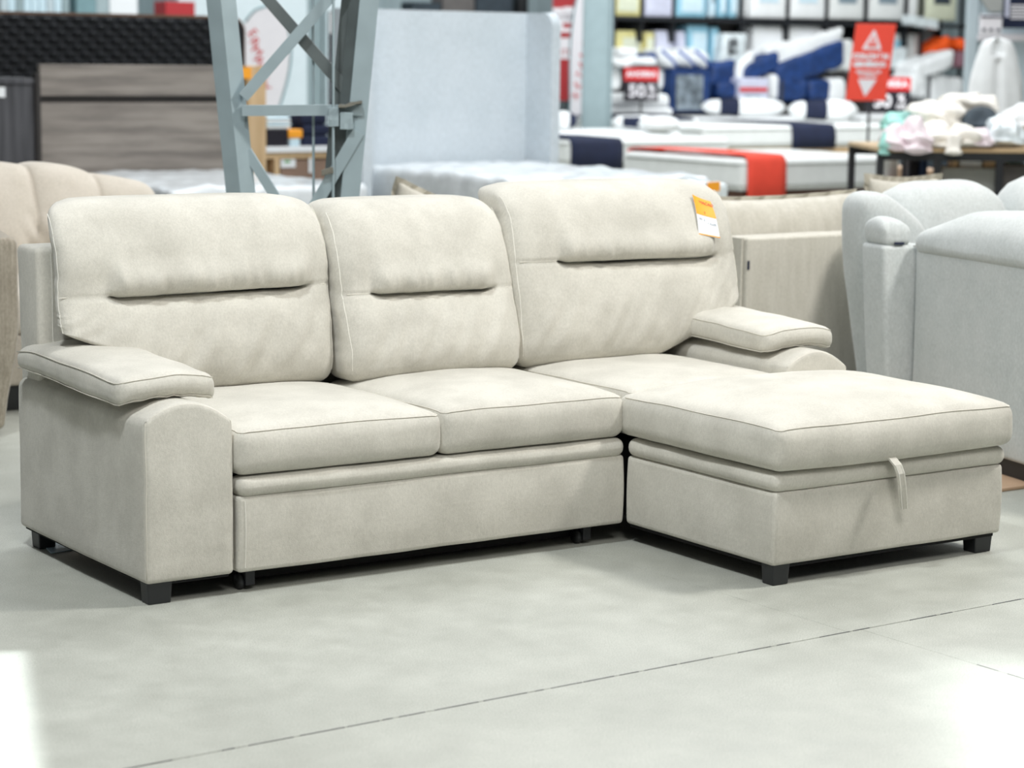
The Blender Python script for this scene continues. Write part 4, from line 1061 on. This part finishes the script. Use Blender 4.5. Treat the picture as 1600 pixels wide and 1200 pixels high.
def pack(label, px0, py0, px1, py1, mat, lab=None, dep=.32, y=.02, tilt=0, cat='package', name='bedding_pack', s=0, r=.02, lp=(.15, .85, .2, .8), top=None):
    a = PY(px0, py1, YR+y); b2 = PY(px1, py0, YR+y); w = b2.x-a.x; h = b2.z-a.z
    def f(x, y_, z):
        t = z/h; q = (1-abs(2*x/w-1)**4)*(1-abs(2*t-1)**4)
        return (x+tilt*z+.006*N3(x*8, y_*8, z*8, s), y_-(.025*q if y_ < dep/2 else 0), z)
    o = box(name, 0, w, 0, dep, 0, h, M[mat], None, r=min(r, w*.4), n=(5, 2, 5), f=f, smooth=True); o.location = (a.x, YR+y, a.z); tag(o, label, cat)
    if lab:
        l0, l1, m0, m1 = lp; n = 6; vs = []; fs = []
        for off in (-.004, .0):
            for i in range(n+1):
                for j in range(n+1):
                    p = f(w*(l0+(l1-l0)*i/n), 0, h*(m0+(m1-m0)*j/n)); vs.append((p[0], p[1]-.003+off, p[2]))
        K = (n+1)**2
        for i in range(n):
            for j in range(n): q = i*(n+1)+j; fs += [[q, q+1, q+n+2, q+n+1], [K+q, K+q+n+1, K+q+n+2, K+q+1]]
        mesh('printed_card', vs, fs, M[lab], o)
    return o
zr = 27
top_row = [(958, 1002, 'yellow', 'paleyellow', 'yellow-edged bedding pack, first on the upper shelf'), (1008, 1052, 'lav', 'lav', 'lavender bedding pack, second on the upper shelf'),
 (1057, 1104, 'cyan', 'paleblue', 'light blue square bedding pack beside the lavender one on the upper shelf'), (1108, 1119, 'paleblue', 'greycard', 'slim pale blue pack, first of three spines on the upper shelf'),
 (1122, 1136, 'cyan', 'paleblue', 'slim light blue pack, middle of three spines on the upper shelf'), (1139, 1153, 'cyan', 'paleblue', 'slim light blue pack, last of three spines on the upper shelf'),
 (1158, 1168, 'white2', None, 'slim white pack by the upright on the upper shelf'), (1172, 1230, 'white2', 'paleblue', 'white pack with pale blue print right of the slim packs, upper shelf'),
 (1234, 1291, 'white2', 'paleblue', 'white pack with pale blue print above the navy duvets, upper shelf'), (1295, 1352, 'white', 'greycard', 'white pack with grey-blue print above the red warning sign'),
 (1358, 1415, 'white', 'greycard', 'white pack with grey-blue print right of the red warning sign, upper shelf'), (1420, 1436, 'white', None, 'slim white pack beside the cream pack, upper shelf'),
 (1446, 1497, 'paleyellow', 'charcoal', 'cream pack with dark picture and mauve foot, upper shelf')]
for i, (a, b, m, l, lb_) in enumerate(top_row):
    pack(lb_, a, -42, b, zr+(a-957)*.013-1.5, m, l, s=i, lp=(.14, .86, .12, .75) if m in ('yellow', 'cyan') else (.22, .74, .34, .62))
g_ = PY(1446, 25, YR); o = box('mauve_strip', 0, 1, 0, 1, 0, 1, M['mauve'], None, r=0); bpy.data.objects.remove(o)
row2 = [(960, 48, 1002, 103, 'yellow', 'paleyellow', .10, 'yellow-edged pack leaning on the middle shelf beside the steel column'), (1005, 50, 1020, 98, 'yellow', 'paleyellow', .06, 'slim yellow-edged pack on the middle shelf'),
 (1024, 48, 1052, 103, 'lav', 'lav', .0, 'lavender pack on the middle shelf'), (1057, 49, 1071, 80, 'lav', 'lav', .0, 'slim lavender pack on the middle shelf'),
 (1074, 38, 1107, 103, 'cyan', 'paleblue', .0, 'tall light blue pack on the middle shelf'), (1110, 42, 1124, 103, 'cyan', 'paleblue', .0, 'slim light blue pack on the middle shelf'),
 (1176, 40, 1229, 92, 'white2', 'paper', 0, 'large white pack right of the black-logo pack'), (1234, 40, 1296, 80, 'white2', 'paper', 0, 'large white pack behind the navy duvets'),
 (1390, 52, 1416, 108, 'white', 'cyan', 0, 'white pack with light blue picture right of the red warning sign, middle shelf'), (1419, 52, 1437, 108, 'white', None, 0, 'rounded slim white pack on the middle shelf')]
for i, (a, c, b, d, m, l, tl, lb_) in enumerate(row2): pack(lb_, a, c, b, d, m, l, s=20+i, tilt=tl, y=.12, lp=(.18, .86, .14, .80))
p_ = PY(1124, 104, YR-.1)
o = pack('white tilted pack with black logo above the navy duvets', 1124, 52, 1162, 98, 'silver', None, .18, -.05, .18, s=40)
o2 = box('logo_mark', .12, .16, -.045, -.030, .10, .30, M['logo'], o, r=.002); box('logo_mark', .17, .25, -.045, -.030, .12, .16, M['logo'], o, r=.002); box('logo_mark', .19, .25, -.045, -.030, .20, .31, M['logo'], o, r=.002)
# piled duvets on the middle shelf and below
def duv(label, px0, py0, px1, py1, mat, dy, s, tilt=0, dep=.45, wob=.03, name='duvet_pack', cat='duvet', r=.07):
    a = PY(px0, py1, YR+dy); b2 = PY(px1, py0, YR+dy); w, h = b2.x-a.x, b2.z-a.z
    def f(x, y, z):
        t = z/h; return (x+wob*N3(x*5, y*5, z*5, s), y+wob*N3(x*5, y*5, z*5, s+1), z+tilt*(x-w/2)+wob*N3(x*7, y*6, z*2, s+2))
    o = box(name, 0, w, 0, dep, 0, h, M[mat], None, r=min(r, h*.45), n=(12, 4, 4), f=f, smooth=True); o.location = (a.x, YR+dy, a.z); return tag(o, label, cat)
duv('white crumpled bag over the black and red sale sign', 968, 76, 1000, 91, 'white2', -.25, 1)
duv('navy and white crumpled bag right of the yellow pack', 998, 84, 1030, 100, 'navyb', -.22, 2)
duv('row of white lacy bundles on the sale sign', 960, 91, 1024, 103, 'white2', -.28, 3, wob=.05)
duv('white duvet pack with blue trim, leaning left above the clear bag', 1030, 80, 1062, 104, 'white2', -.25, 4, -.35)
duv('white duvet pack leaning in the middle above the clear bag', 1056, 79, 1088, 103, 'white2', -.28, 5, -.3)
duv('white duvet pack leaning right above the clear bag', 1082, 78, 1110, 104, 'white2', -.25, 6, -.25)
for k, (a, b) in enumerate(((1034, 1058), (1060, 1086), (1086, 1110))):
    P1, P2 = PY(a, 79, YR-.35), PY(b, 104, YR-.35)
    o = tube('blue_strap', [P1, P1.lerp(P2, .5)+Vector((0, -.03, 0)), P2], .018, M['blue'], None, 6); tag(o, ['blue strap across the left leaning white duvet pack', 'blue strap across the middle leaning white duvet pack', 'blue strap across the right leaning white duvet pack'][k], 'strap')
o = duv('large clear bedding bag with navy edges hanging under the white duvets', 1050, 108, 1112, 176, 'navyb', -.30, 7, 0, .25, .01, 'bedding_bag', 'bag', .03)
P1 = PY(1057, 172, YR-.36); P2 = PY(1100, 117, YR-.36)
box('clear_window', P1.x-o.location.x, P2.x-o.location.x, -.07, -.02, P1.z-o.location.z, P2.z-o.location.z, M['clearbag'], o, r=.02, n=(5, 1, 6), f=lambda x, y, z: (x, y+.01*N3(x*14, 0, z*14), z))
duv('white pillow pack left of the black and red sale sign', 954, 104, 974, 142, 'white2', -.10, 8, 0, .2)
duv('white pillow pack right of the black and red sale sign', 1027, 106, 1040, 142, 'white2', -.14, 9, 0, .2)
duv('narrow white pack beside the large clear bedding bag', 1038, 108, 1050, 150, 'white2', -.12, 10, 0, .2)
duv('crumpled navy duvet left of the white corner sheet', 1112, 96, 1152, 135, 'navyb', -.12, 11, .15)
duv('blue rounded roll above the navy-banded pillow', 1122, 128, 1158, 154, 'navyb', -.2, 12, 0)
duv('white corner sheet draped before the large navy duvet', 1152, 88, 1182, 124, 'white2', -.10, 13, .7, wob=.02)
duv('large navy duvet leaning left of the white sheet', 1164, 92, 1220, 120, 'navyb', -.16, 14, .40)
duv('large white duvet heap above the blue duvets', 1196, 60, 1320, 90, 'white2', -.06, 15, .22)
duv('long navy duvet across the upper middle of the rack', 1216, 82, 1322, 122, 'navyb', -.18, 16, .30)
duv('grey-white duvet behind the red warning sign', 1290, 62, 1336, 112, 'white', -.02, 17, .0)
duv('blue duvet lowest on the rack, left half', 1212, 124, 1264, 160, 'navyb', -.2, 18)
duv('blue duvet lowest on the rack, right half', 1264, 124, 1300, 158, 'navyb', -.2, 19)
duv('white pillow pack behind the red warning sign', 1294, 122, 1324, 160, 'white2', -.18, 20)
duv('white roll beside the pack with the red strip', 1206, 116, 1220, 158, 'white2', -.2, 21, wob=.015)
o = duv('white pack with red strip standing over the navy-banded pillow', 1155, 122, 1202, 156, 'lav', -.28, 22, 0, .2, .006, r=.02)
P1 = PY(1157, 143, YR-.30); P2 = PY(1200, 137, YR-.30); box('red_strip', P1.x-o.location.x, P2.x-o.location.x, -.014, -.004, P1.z-o.location.z, P2.z-o.location.z, M['redprint'], o, r=0)
P1 = PY(1166, 156, YR-.30); P2 = PY(1190, 149, YR-.30); box('grey_print', P1.x-o.location.x, P2.x-o.location.x, -.014, -.004, P1.z-o.location.z, P2.z-o.location.z, M['ink'], o, r=0)
duv('shiny plastic-wrapped pillow right of the red warning sign', 1388, 78, 1420, 106, 'silver', -.15, 23, .35)
duv('white cone of folded cloth above the clothes table', 1430, 90, 1492, 117, 'white2', -.5, 24, .28, r=.06)
duv('orange soft bag upper right on the rack', 1456, 64, 1488, 90, 'orangecloth', -.12, 25, .45)
duv('orange soft bag at the far right end of the rack', 1499, 60, 1514, 80, 'orangecloth', -.08, 26, -.2, wob=.01)
duv('white cloth heap left of the black post above the table', 1424, 118, 1452, 150, 'white2', -.5, 27, -.1)
duv('big white sheet hanging right of the black post above the table', 1455, 118, 1508, 182, 'white2', -.40, 28, -.15)
duv('dull red bundle at the right end of the rack', 1498, 80, 1512, 106, 'mauve', -.05, 29, 0, wob=.01, r=.03)
P1 = PY(1424, 36, YR-.2); o = duv('flat white tilted packet on the shelf edge', 1424, 28, 1468, 42, 'silver', -.35, 30, -.12, .2, .01, r=.02)
duv('grey flat box standing between rack dividers', 1441, 42, 1458, 86, 'teal', .2, 31, 0, .2, .003, r=.01)
g_ = AT(1453, 116, 24.5); o = tube('display_post', [(g_.x, g_.y, 0), (g_.x, g_.y, g_.z)], .016, M['blackmetal'], None, 8); tag(o, 'thin black post left of the big hanging white sheet', 'post')
g_ = PY(1222, 125, YR-.45); o = tube('display_post', [(g_.x, g_.y, 0), (g_.x, g_.y, g_.z)], .022, M['blackmetal'], None, 8); tag(o, 'black post between the two navy-banded pillows', 'post')

# ================================================================== SIGNS
def sale_sign(label, px0, py0, px1, py1, D, big, pos):
    a = AT(px0, py1, D); w = (px1-px0)/FPX*D; h = (py1-py0)/FPX*D
    o = thing('sale_sign', label, 'sign', (a.x, a.y, a.z), -YAW)
    box('board', 0, w, 0, .02, 0, h, M['signblack'], o, r=.002)
    box('red_header', -.0, w, -.006, -.001, h*.60, h, M['redprint'], o, r=0)
    text('AHORRA', w*.21, M['signwhite'], o, facing_y(w*.5, -.009, h*.80), 'lettering', .004)
    text('50', h*.52, M['signwhite'], o, facing_y(w*.38, -.006, h*.29), 'lettering', .006)
    text('%', h*.32, M['signwhite'], o, facing_y(w*.80, -.006, h*.38), 'lettering', .004)
    text('OFF', h*.17, M['signwhite'], o, facing_y(w*.80, -.006, h*.14), 'lettering', .003)
    box('stem', w/2-.012, w/2+.012, .005, .018, -a.z, .0, M['blackmetal'], o, r=.002)
    box('foot', w/2-.12, w/2+.12, -.10, .12, -a.z, -a.z+.015, M['blackmetal'], o, r=.002)
sale_sign('black sale sign with red header reading 50% OFF beside the pale steel column', 974, 106, 1028, 158, 26.9, '50', 0)
sale_sign('black sale sign reading 50% OFF half hidden behind the hanging red sign', 1352, 121, 1421, 174, 24.6, '50', 0)
D = 20.5; a = AT(1321, 157, D); w = (1383-1321)/FPX*D; h = (157-39)/FPX*D
o = thing('warning_sign', 'red standing sign with white warning triangle and down arrow', 'sign', (a.x, a.y, a.z), -YAW)
sh_ = lambda x, y, z: (x+.075*z/h, y, z)
box('board', 0, w, 0, .018, 0, h, M['redsign'], o, r=.003, f=sh_)
def flat(name, pts, y, mat, th=.004):
    m = len(pts); vs = [sh_(x*w, y, z*h) for x, z in pts]+[sh_(x*w, y+th, z*h) for x, z in pts]
    mesh(name, vs, [list(range(m)), list(range(m, 2*m))]+[[i, (i+1) % m, m+(i+1) % m, m+i] for i in range(m)], mat, o)
def rtri(cx, cz, wx, wz, up=1, k=.12, n=4):
    P = [(cx-wx, cz-wz*up), (cx+wx, cz-wz*up), (cx, cz+wz*up)]; out = []
    for i in range(3):
        a, b, c = P[i-1], P[i], P[(i+1) % 3]
        s = (b[0]+(a[0]-b[0])*k, b[1]+(a[1]-b[1])*k); e = (b[0]+(c[0]-b[0])*k, b[1]+(c[1]-b[1])*k)
        for j in range(n+1): t = j/n; out.append(((1-t)**2*s[0]+2*t*(1-t)*b[0]+t*t*e[0], (1-t)**2*s[1]+2*t*(1-t)*b[1]+t*t*e[1]))
    return out
flat('white_triangle', rtri(.47, .80, .25, .135), -.005, M['signwhite'])
flat('red_triangle', rtri(.47, .775, .13, .075), -.010, M['redsign'])
box('exclamation_bar', .445*w+.058, .495*w+.058, -.014, -.0102, .755*h, .80*h, M['signwhite'], o, r=0)
box('exclamation_dot', .445*w+.056, .495*w+.056, -.014, -.0102, .725*h, .742*h, M['signwhite'], o, r=0)
text('COLCHÓN', w*.175, M['signwhite'], o, facing_y(w*.47+.043, -.006, h*.575), 'lettering', .005)
text('GENÉRICO', w*.165, M['signwhite'], o, facing_y(w*.47+.036, -.006, h*.470), 'lettering', .005)
text('PREGUNTA POR', w*.085, M['signwhite'], o, facing_y(w*.47+.028, -.006, h*.375), 'lettering', .002)
text('TU MEDIDA', w*.085, M['signwhite'], o, facing_y(w*.47+.024, -.006, h*.325), 'lettering', .002)
flat('white_arrow', rtri(.47, .165, .24, .115, -1, .10), -.005, M['signwhite'])
px_ = w*.62
tube('stem', [(px_, .03, .2), (px_-.01, .03, -a.z+.01)], .012, M['blackmetal'], o, 8); box('foot', px_-.15, px_+.15, -.12, .15, -a.z, -a.z+.015, M['blackmetal'], o, r=.003)

# ================================================================== CLOTHES TABLE (right)
TD = 14.6
tz = AT(1455, 231, TD).z
ta = AT(1372, 238, TD); te = AT(1640, 238, TD)
tb_ = thing('clothes_table', 'black metal table with oak top, heaped with clothes, at the right', 'table', (ta.x, ta.y, 0), -YAW+.05)
tw = (te-ta).length+.6
box('tabletop', 0, tw, 0, 1.0, tz-.03, tz, M['tabletop'], tb_, r=.006)
box('apron', .0, tw, .01, .04, tz-.085, tz-.032, M['blackmetal'], tb_, r=.003); box('apron', 0, tw, .95, .98, tz-.085, tz-.032, M['blackmetal'], tb_, r=.003)
for x in (.0, .38, .79, tw-.045):
    for y in (.01, .94): box('leg', x, x+.045, y, y+.045, 0, tz-.08, M['blackmetal'], tb_, r=.003)
def heap(name, label, cat, px0, py0, px1, py1, D, dep, mat, s, fold=1.0, top=.5, droop=0, rz=-YAW, group=None):
    a = AT(px0, py1, D); w = (px1-px0)/FPX*D; h = (py1-py0)/FPX*D
    def f(x, y, z):
        u = x/w*2-1; v = y/dep*2-1; t = z/h
        dome = (1-abs(u-.1*N3(s, 1, 1))**2.2*top)*(1-abs(v)**2.2*top)
        n = fold*(.035*abs(N3(x*9, y*5+z*4, z*5, s))+.02*N3(x*18, y*9, z*16, s+1)+.012*math.sin((z*60+x*14+N3(x*5, y*5, 0, s)*5)))
        return (x+n*.8*(1 if u > 0 else -1), y-n*1.3, z*dome+n*t*.7-(droop*smin(-v, .2, 1)*h))
    o = box(name, 0, w, 0, dep, 0, h, M[mat], None, r=min(w, h, dep)*.38, n=(26, 8, 14), f=f, smooth=True)
    o.location = (a.x, a.y, a.z); o.rotation_euler = (0, 0, rz); return tag(o, label, cat, group)
heap('folded_garment', 'pale pink garment drooping over the left table corner', 'clothing', 1385, 196, 1422, 236, TD-.06, .35, 'pink', 1)
heap('folded_garment', 'pale pink garment hanging down over the table edge, left', 'clothing', 1418, 186, 1457, 242, TD-.12, .30, 'pink', 2, top=.3)
heap('floral_garment', 'mint floral garment on the left end of the table', 'clothing', 1386, 176, 1440, 205, TD+.25, .3, 'mint', 3)
heap('folded_garment', 'mint hem hanging below the left table corner', 'clothing', 1376, 205, 1390, 243, TD-.05, .12, 'mint', 4, .5)
heap('garment_pile', 'cream garments heaped in the middle of the table', 'clothing', 1452, 190, 1500, 231, TD, .5, 'offwhite', 5, 1.4)
heap('garment_sleeve', 'cream sleeve hanging over the table front edge', 'clothing', 1480, 215, 1502, 243, TD-.10, .12, 'offwhite', 6, .8)
heap('garment_pile', 'cream knit spread right of the middle heap', 'clothing', 1496, 200, 1530, 229, TD, .5, 'offwhite', 7, 1.2)
heap('folded_garment', 'cream shirt with blue mark on the table, right of centre', 'clothing', 1520, 205, 1554, 229, TD+.02, .4, 'pink', 8, .7)
o = heap('garment_pile', 'tall pile of folded white-pink clothes at the back of the table', 'clothing', 1430, 158, 1508, 200, TD+.45, .45, 'offwhite', 9, .8, .2)
heap('folded_garment', 'cream folded garment behind the charcoal cap', 'clothing', 1478, 148, 1562, 175, TD+.75, .4, 'offwhite', 10, .8, .3)
heap('cap', 'charcoal cloth cap lying on the clothes', 'cap', 1506, 166, 1572, 200, TD+.35, .35, 'charcoal', 11, .5, .8)
heap('bagged_garment', 'white garments in clear plastic at the right end of the table', 'clothing', 1540, 184, 1604, 229, TD+.12, .4, 'silver', 12, .8, .6)
heap('bagged_garment', 'white bundle further back at the right picture edge', 'clothing', 1572, 164, 1640, 205, TD+.5, .4, 'white2', 13, .8, .5)
# hooded garment on hanger
D = 17.5
def hood():
    a = AT(1552, 212, D); zt_ = AT(1552, 58, D).z; H = zt_-a.z; w = 80/FPX*D
    o = thing('hooded_garment', 'cream hooded robe hanging at the right behind the table', 'clothing', (a.x, a.y, 0), -YAW)
    prof = [(0, .56), (.15, .56), (.35, .54), (.55, .50), (.72, .43), (.85, .36), (.93, .30), (.98, .20), (1, .04)]
    vs = []; fs = []; na, nz = 48, 30
    for i in range(nz+1):
        t = i/nz; r = interp(prof, t)*w
        for j in range(na):
            an = 2*math.pi*j/na; c, s = math.cos(an), math.sin(an)
            fold = (1+.07*math.sin(an*9+t*3)*(1-t)+.05*N3(c*2, s*2, t*5, 2))
            y = s*r*.42*fold
            if s < 0 and .80 < t < .97 and abs(c) < .35: y += .10*(1-abs(c)/.35)   # hood opening
            if s < 0 and t < .80: y += .05*math.exp(-(c/.10)**2)                    # front closure
            vs.append((c*r*fold, y, a.z+H*t))
    for i in range(nz):
        for j in range(na): fs.append([i*na+j, i*na+(j+1) % na, (i+1)*na+(j+1) % na, (i+1)*na+j])
    fs.append(list(range(na))); fs.append([nz*na+j for j in range(na)])
    mesh('robe', vs, fs, M['white2'], o, True)
    tube('stand', [(0, .0, 0.02), (0, 0, a.z+.1)], .02, M['blackmetal'], o, 8); tube('foot_ring', [(.22*math.cos(k*.524), .22*math.sin(k*.524), .02) for k in range(12)], .012, M['blackmetal'], o, 6, True)
    tube('foot_bar', [(-.22, 0, .02), (.22, 0, .02)], .012, M['blackmetal'], o, 6)
    g0 = PXl(1562, 147, o); return o
def PXl(px, py, o): return None
hood()
# pale wall unit at the far right with posters
c0 = AT(1514, 0, 21.0)
u = thing('wall_unit', 'pale grey-blue shop partition at the right with shelf bracket', 'partition', (c0.x, c0.y, 0), -YAW)
box('end_post', 0, .09, -.02, .12, 0, 2.6, M['wallpale'], u, r=.006); box('panel', .09, 2.2, .04, .10, 0, 2.6, M['wallpale'], u, r=.006)
zz = AT(1570, 58, 21).z; box('rail', .09, 2.2, -.03, .04, zz-.035, zz+.03, M['signwhite'], u, r=.004)
P = lambda px, py: ((px-1514)/FPX*21.0)
def Zp(py): return AT(1560, py, 21.0).z
def pr(pts, y, mat, name):
    m = len(pts); vs = [(x, y, z) for x, z in pts]+[(x, y+.03, z) for x, z in pts]
    mesh(name, vs, [list(range(m)), list(range(m, 2*m))]+[[i, (i+1) % m, m+(i+1) % m, m+i] for i in range(m)], mat, u)
pr([(P(1530, 0), Zp(-5)), (P(1546, 0), Zp(18)), (P(1566, 0), Zp(18)), (P(1566, 0), Zp(-5))], .0, M['greyband'], 'bracket')
zz2 = Zp(12)
o = thing('poster', 'dark navy poster with pink stripe and white text at the top right corner', 'poster', AT(1566, 44, 20.7), -YAW)
pw = 60/FPX*20.7; ph = 60/FPX*20.7
box('sheet', 0, pw, 0, .01, 0, ph, M['navy'], o, r=0); box('pink_stripe', .02, .055, -.004, -.001, .10, ph, M['lav'], o, r=0)
for k in range(5): box('text_line', .07, pw-.02*(k % 3)-.03, -.004, -.001, .085+.028*k, .100+.028*k, M['signwhite'], o, r=0)
o = thing('boxed_set', 'white and navy box pattern set on the partition above the hanging robe', 'box', AT(1533, 52, 20.6), -YAW)
box('carton', 0, .19, 0, .12, 0, .17, M['signwhite'], o, r=.01); box('navy_stripe', -.01, .20, -.006, -.001, .14, .16, M['navy'], o, r=0)
for k in range(3): box('navy_mark', .01+.065*k, .04+.065*k, -.006, -.001, .02, .045, M['navy'], o, r=0)
# things under the table
U = TD+1.2
def stand(name, label, cat, px0, py0, px1, py1, D, dep, mat, r=.01, floor=True, s=0):
    a = AT(px0, py1, D); z1_ = AT(px0, py0, D).z; w = (px1-px0)/FPX*D
    o = box(name, 0, w, 0, dep, 0 if floor else a.z, z1_, M[mat], None, r=r); o.location = (a.x, a.y, 0); o.rotation_euler = (0, 0, -YAW); return tag(o, label, cat)
stand('bin', 'white upright box under the left end of the clothes table', 'box', 1387, 241, 1403, 290, TD+.45, .3, 'white', .03)
stand('jeans', 'blue denim trousers leg hanging under the clothes table', 'clothing', 1440, 240, 1449, 285, TD+.7, .12, 'jeans', .02)
stand('black_bag', 'black bag hanging under the clothes table beside the denim', 'bag', 1419, 240, 1440, 290, TD+.8, .2, 'signblack', .03)
stand('carton', 'brown carton under the clothes table, left of the black bag', 'box', 1403, 262, 1430, 295, TD+1.5, .4, 'brownwood' if False else 'tan')
stand('carton', 'brown carton under the clothes table, right of the denim', 'box', 1450, 266, 1470, 295, TD+1.5, .4, 'tan')
stand('back_screen', 'dark grey-blue screen standing behind the clothes table', 'panel', 1405, 236, 1600, 292, TD+2.6, .05, 'charcoal')
stand('pallet_box', 'grey board crate front under the right part of the clothes table', 'crate', 1474, 262, 1562, 300, TD+.4, .3, 'greyband')
stand('pallet_box', 'darker grey crate at the right edge under the clothes table', 'crate', 1568, 258, 1640, 300, TD+.3, .3, 'greyboard')
o = stand('red_tray', 'red low tray under the clothes table', 'tray', 1372, 287, 1425, 300, TD+.25, .3, 'darkred')
for (x0, y0, x1, y1, m, l) in ((1487, 243, 1497, 262, 'lightwood', 'upright light wood piece on the grey crate'), (1500, 250, 1534, 262, 'paper', 'white papers on the grey crate'), (1538, 244, 1560, 262, 'lightwood', 'wood-coloured box at the right end of the grey crate'), (1576, 243, 1596, 258, 'teal', 'blue-grey folded cloth on the darker crate')):
    stand('small_box', l, 'box', x0, y0, x1, y1, TD+.45, .15, m, .006, False)
# ================================================================== FAR LEFT TOP: shelf with stock
YF = 17.6
def far(name, label, cat, px0, px1, py0, mat, py1=40, dy=0, r=.01):
    a = PY(px0, py1, YF+dy); b2 = PY(px1, py0, YF+dy)
    o = box(name, a.x, b2.x, YF+dy, YF+dy+.3, a.z, b2.z, M[mat], None, r=r); return tag(o, label, cat)
zf = PY(150, 40, YF).z
fs_ = thing('stock_shelf', 'far stock shelf behind the black headboard', 'shelf', (PY(-10, 40, YF).x, YF, 0))
fw = PY(330, 40, YF).x-PY(-10, 40, YF).x
box('shelf_board', 0, fw, -.05, .4, zf-.03, zf-.001, M['blackmetal'], fs_, r=.003)
for x in (0, fw/2, fw-.04): box('upright', x, x+.04, -.04, .36, 0, zf-.03, M['blackmetal'], fs_, r=.003)
for k in range(9):
    far('hanging_file', ['pale blue upright folder, %s from the left on the far shelf' % n for n in ('first', 'second', 'third', 'fourth', 'fifth', 'sixth', 'seventh', 'eighth', 'ninth')][k], 'folder', 2+12*k, 12+12*k, -20, 'paleblue' if k % 2 else 'cyan' if False else ['wallpale', 'paleblue', 'steelcol'][k % 3])
far('panel', 'teal board on the far shelf above the black headboard', 'board', 120, 150, -20, 'teal'); far('panel', 'grey board beside the teal one on the far shelf', 'board', 151, 171, -20, 'siding')
far('white_carton', 'white carton on the far shelf above the black headboard', 'box', 172, 215, -20, 'paper', 40, -.02)
far('red_carton', 'red carton on the far shelf above the black headboard', 'box', 259, 305, 3, 'darkred', 40, -.02)
# dark goods above the winged headboard
YG = 19.0
def far2(name, label, cat, px0, px1, py0, py1, mat):
    a = PY(px0, py1, YG); b2 = PY(px1, py0, YG)
    o = box(name, a.x, b2.x, YG, YG+.3, a.z, b2.z, M[mat], None, r=.02); return tag(o, label, cat)
for (a, b, c, m, l) in ((645, 690, 4, 'charcoal', 'dark goods showing over the left of the winged headboard'), (692, 742, -6, 'greyboard', 'grey goods with tan marks over the winged headboard'), (744, 802, -8, 'charcoal', 'dark goods showing over the right of the winged headboard'), (812, 826, -10, 'blackleg', 'narrow black object over the right corner of the winged headboard')):
    far2('stock_goods', l, 'goods', a, b, c, 40, m)
gs = thing('stock_shelf', 'far stock shelf hidden behind the winged headboard', 'shelf', (PY(635, 40, YG).x, YG, 0)); gw = PY(835, 40, YG).x-PY(635, 40, YG).x; gz_ = PY(730, 40, YG).z
box('shelf_board', 0, gw, -.05, .4, gz_-.06, gz_-.03, M['blackmetal'], gs, r=.003)
for x in (0, gw-.04): box('upright', x, x+.04, -.04, .36, 0, gz_-.06, M['blackmetal'], gs, r=.003)
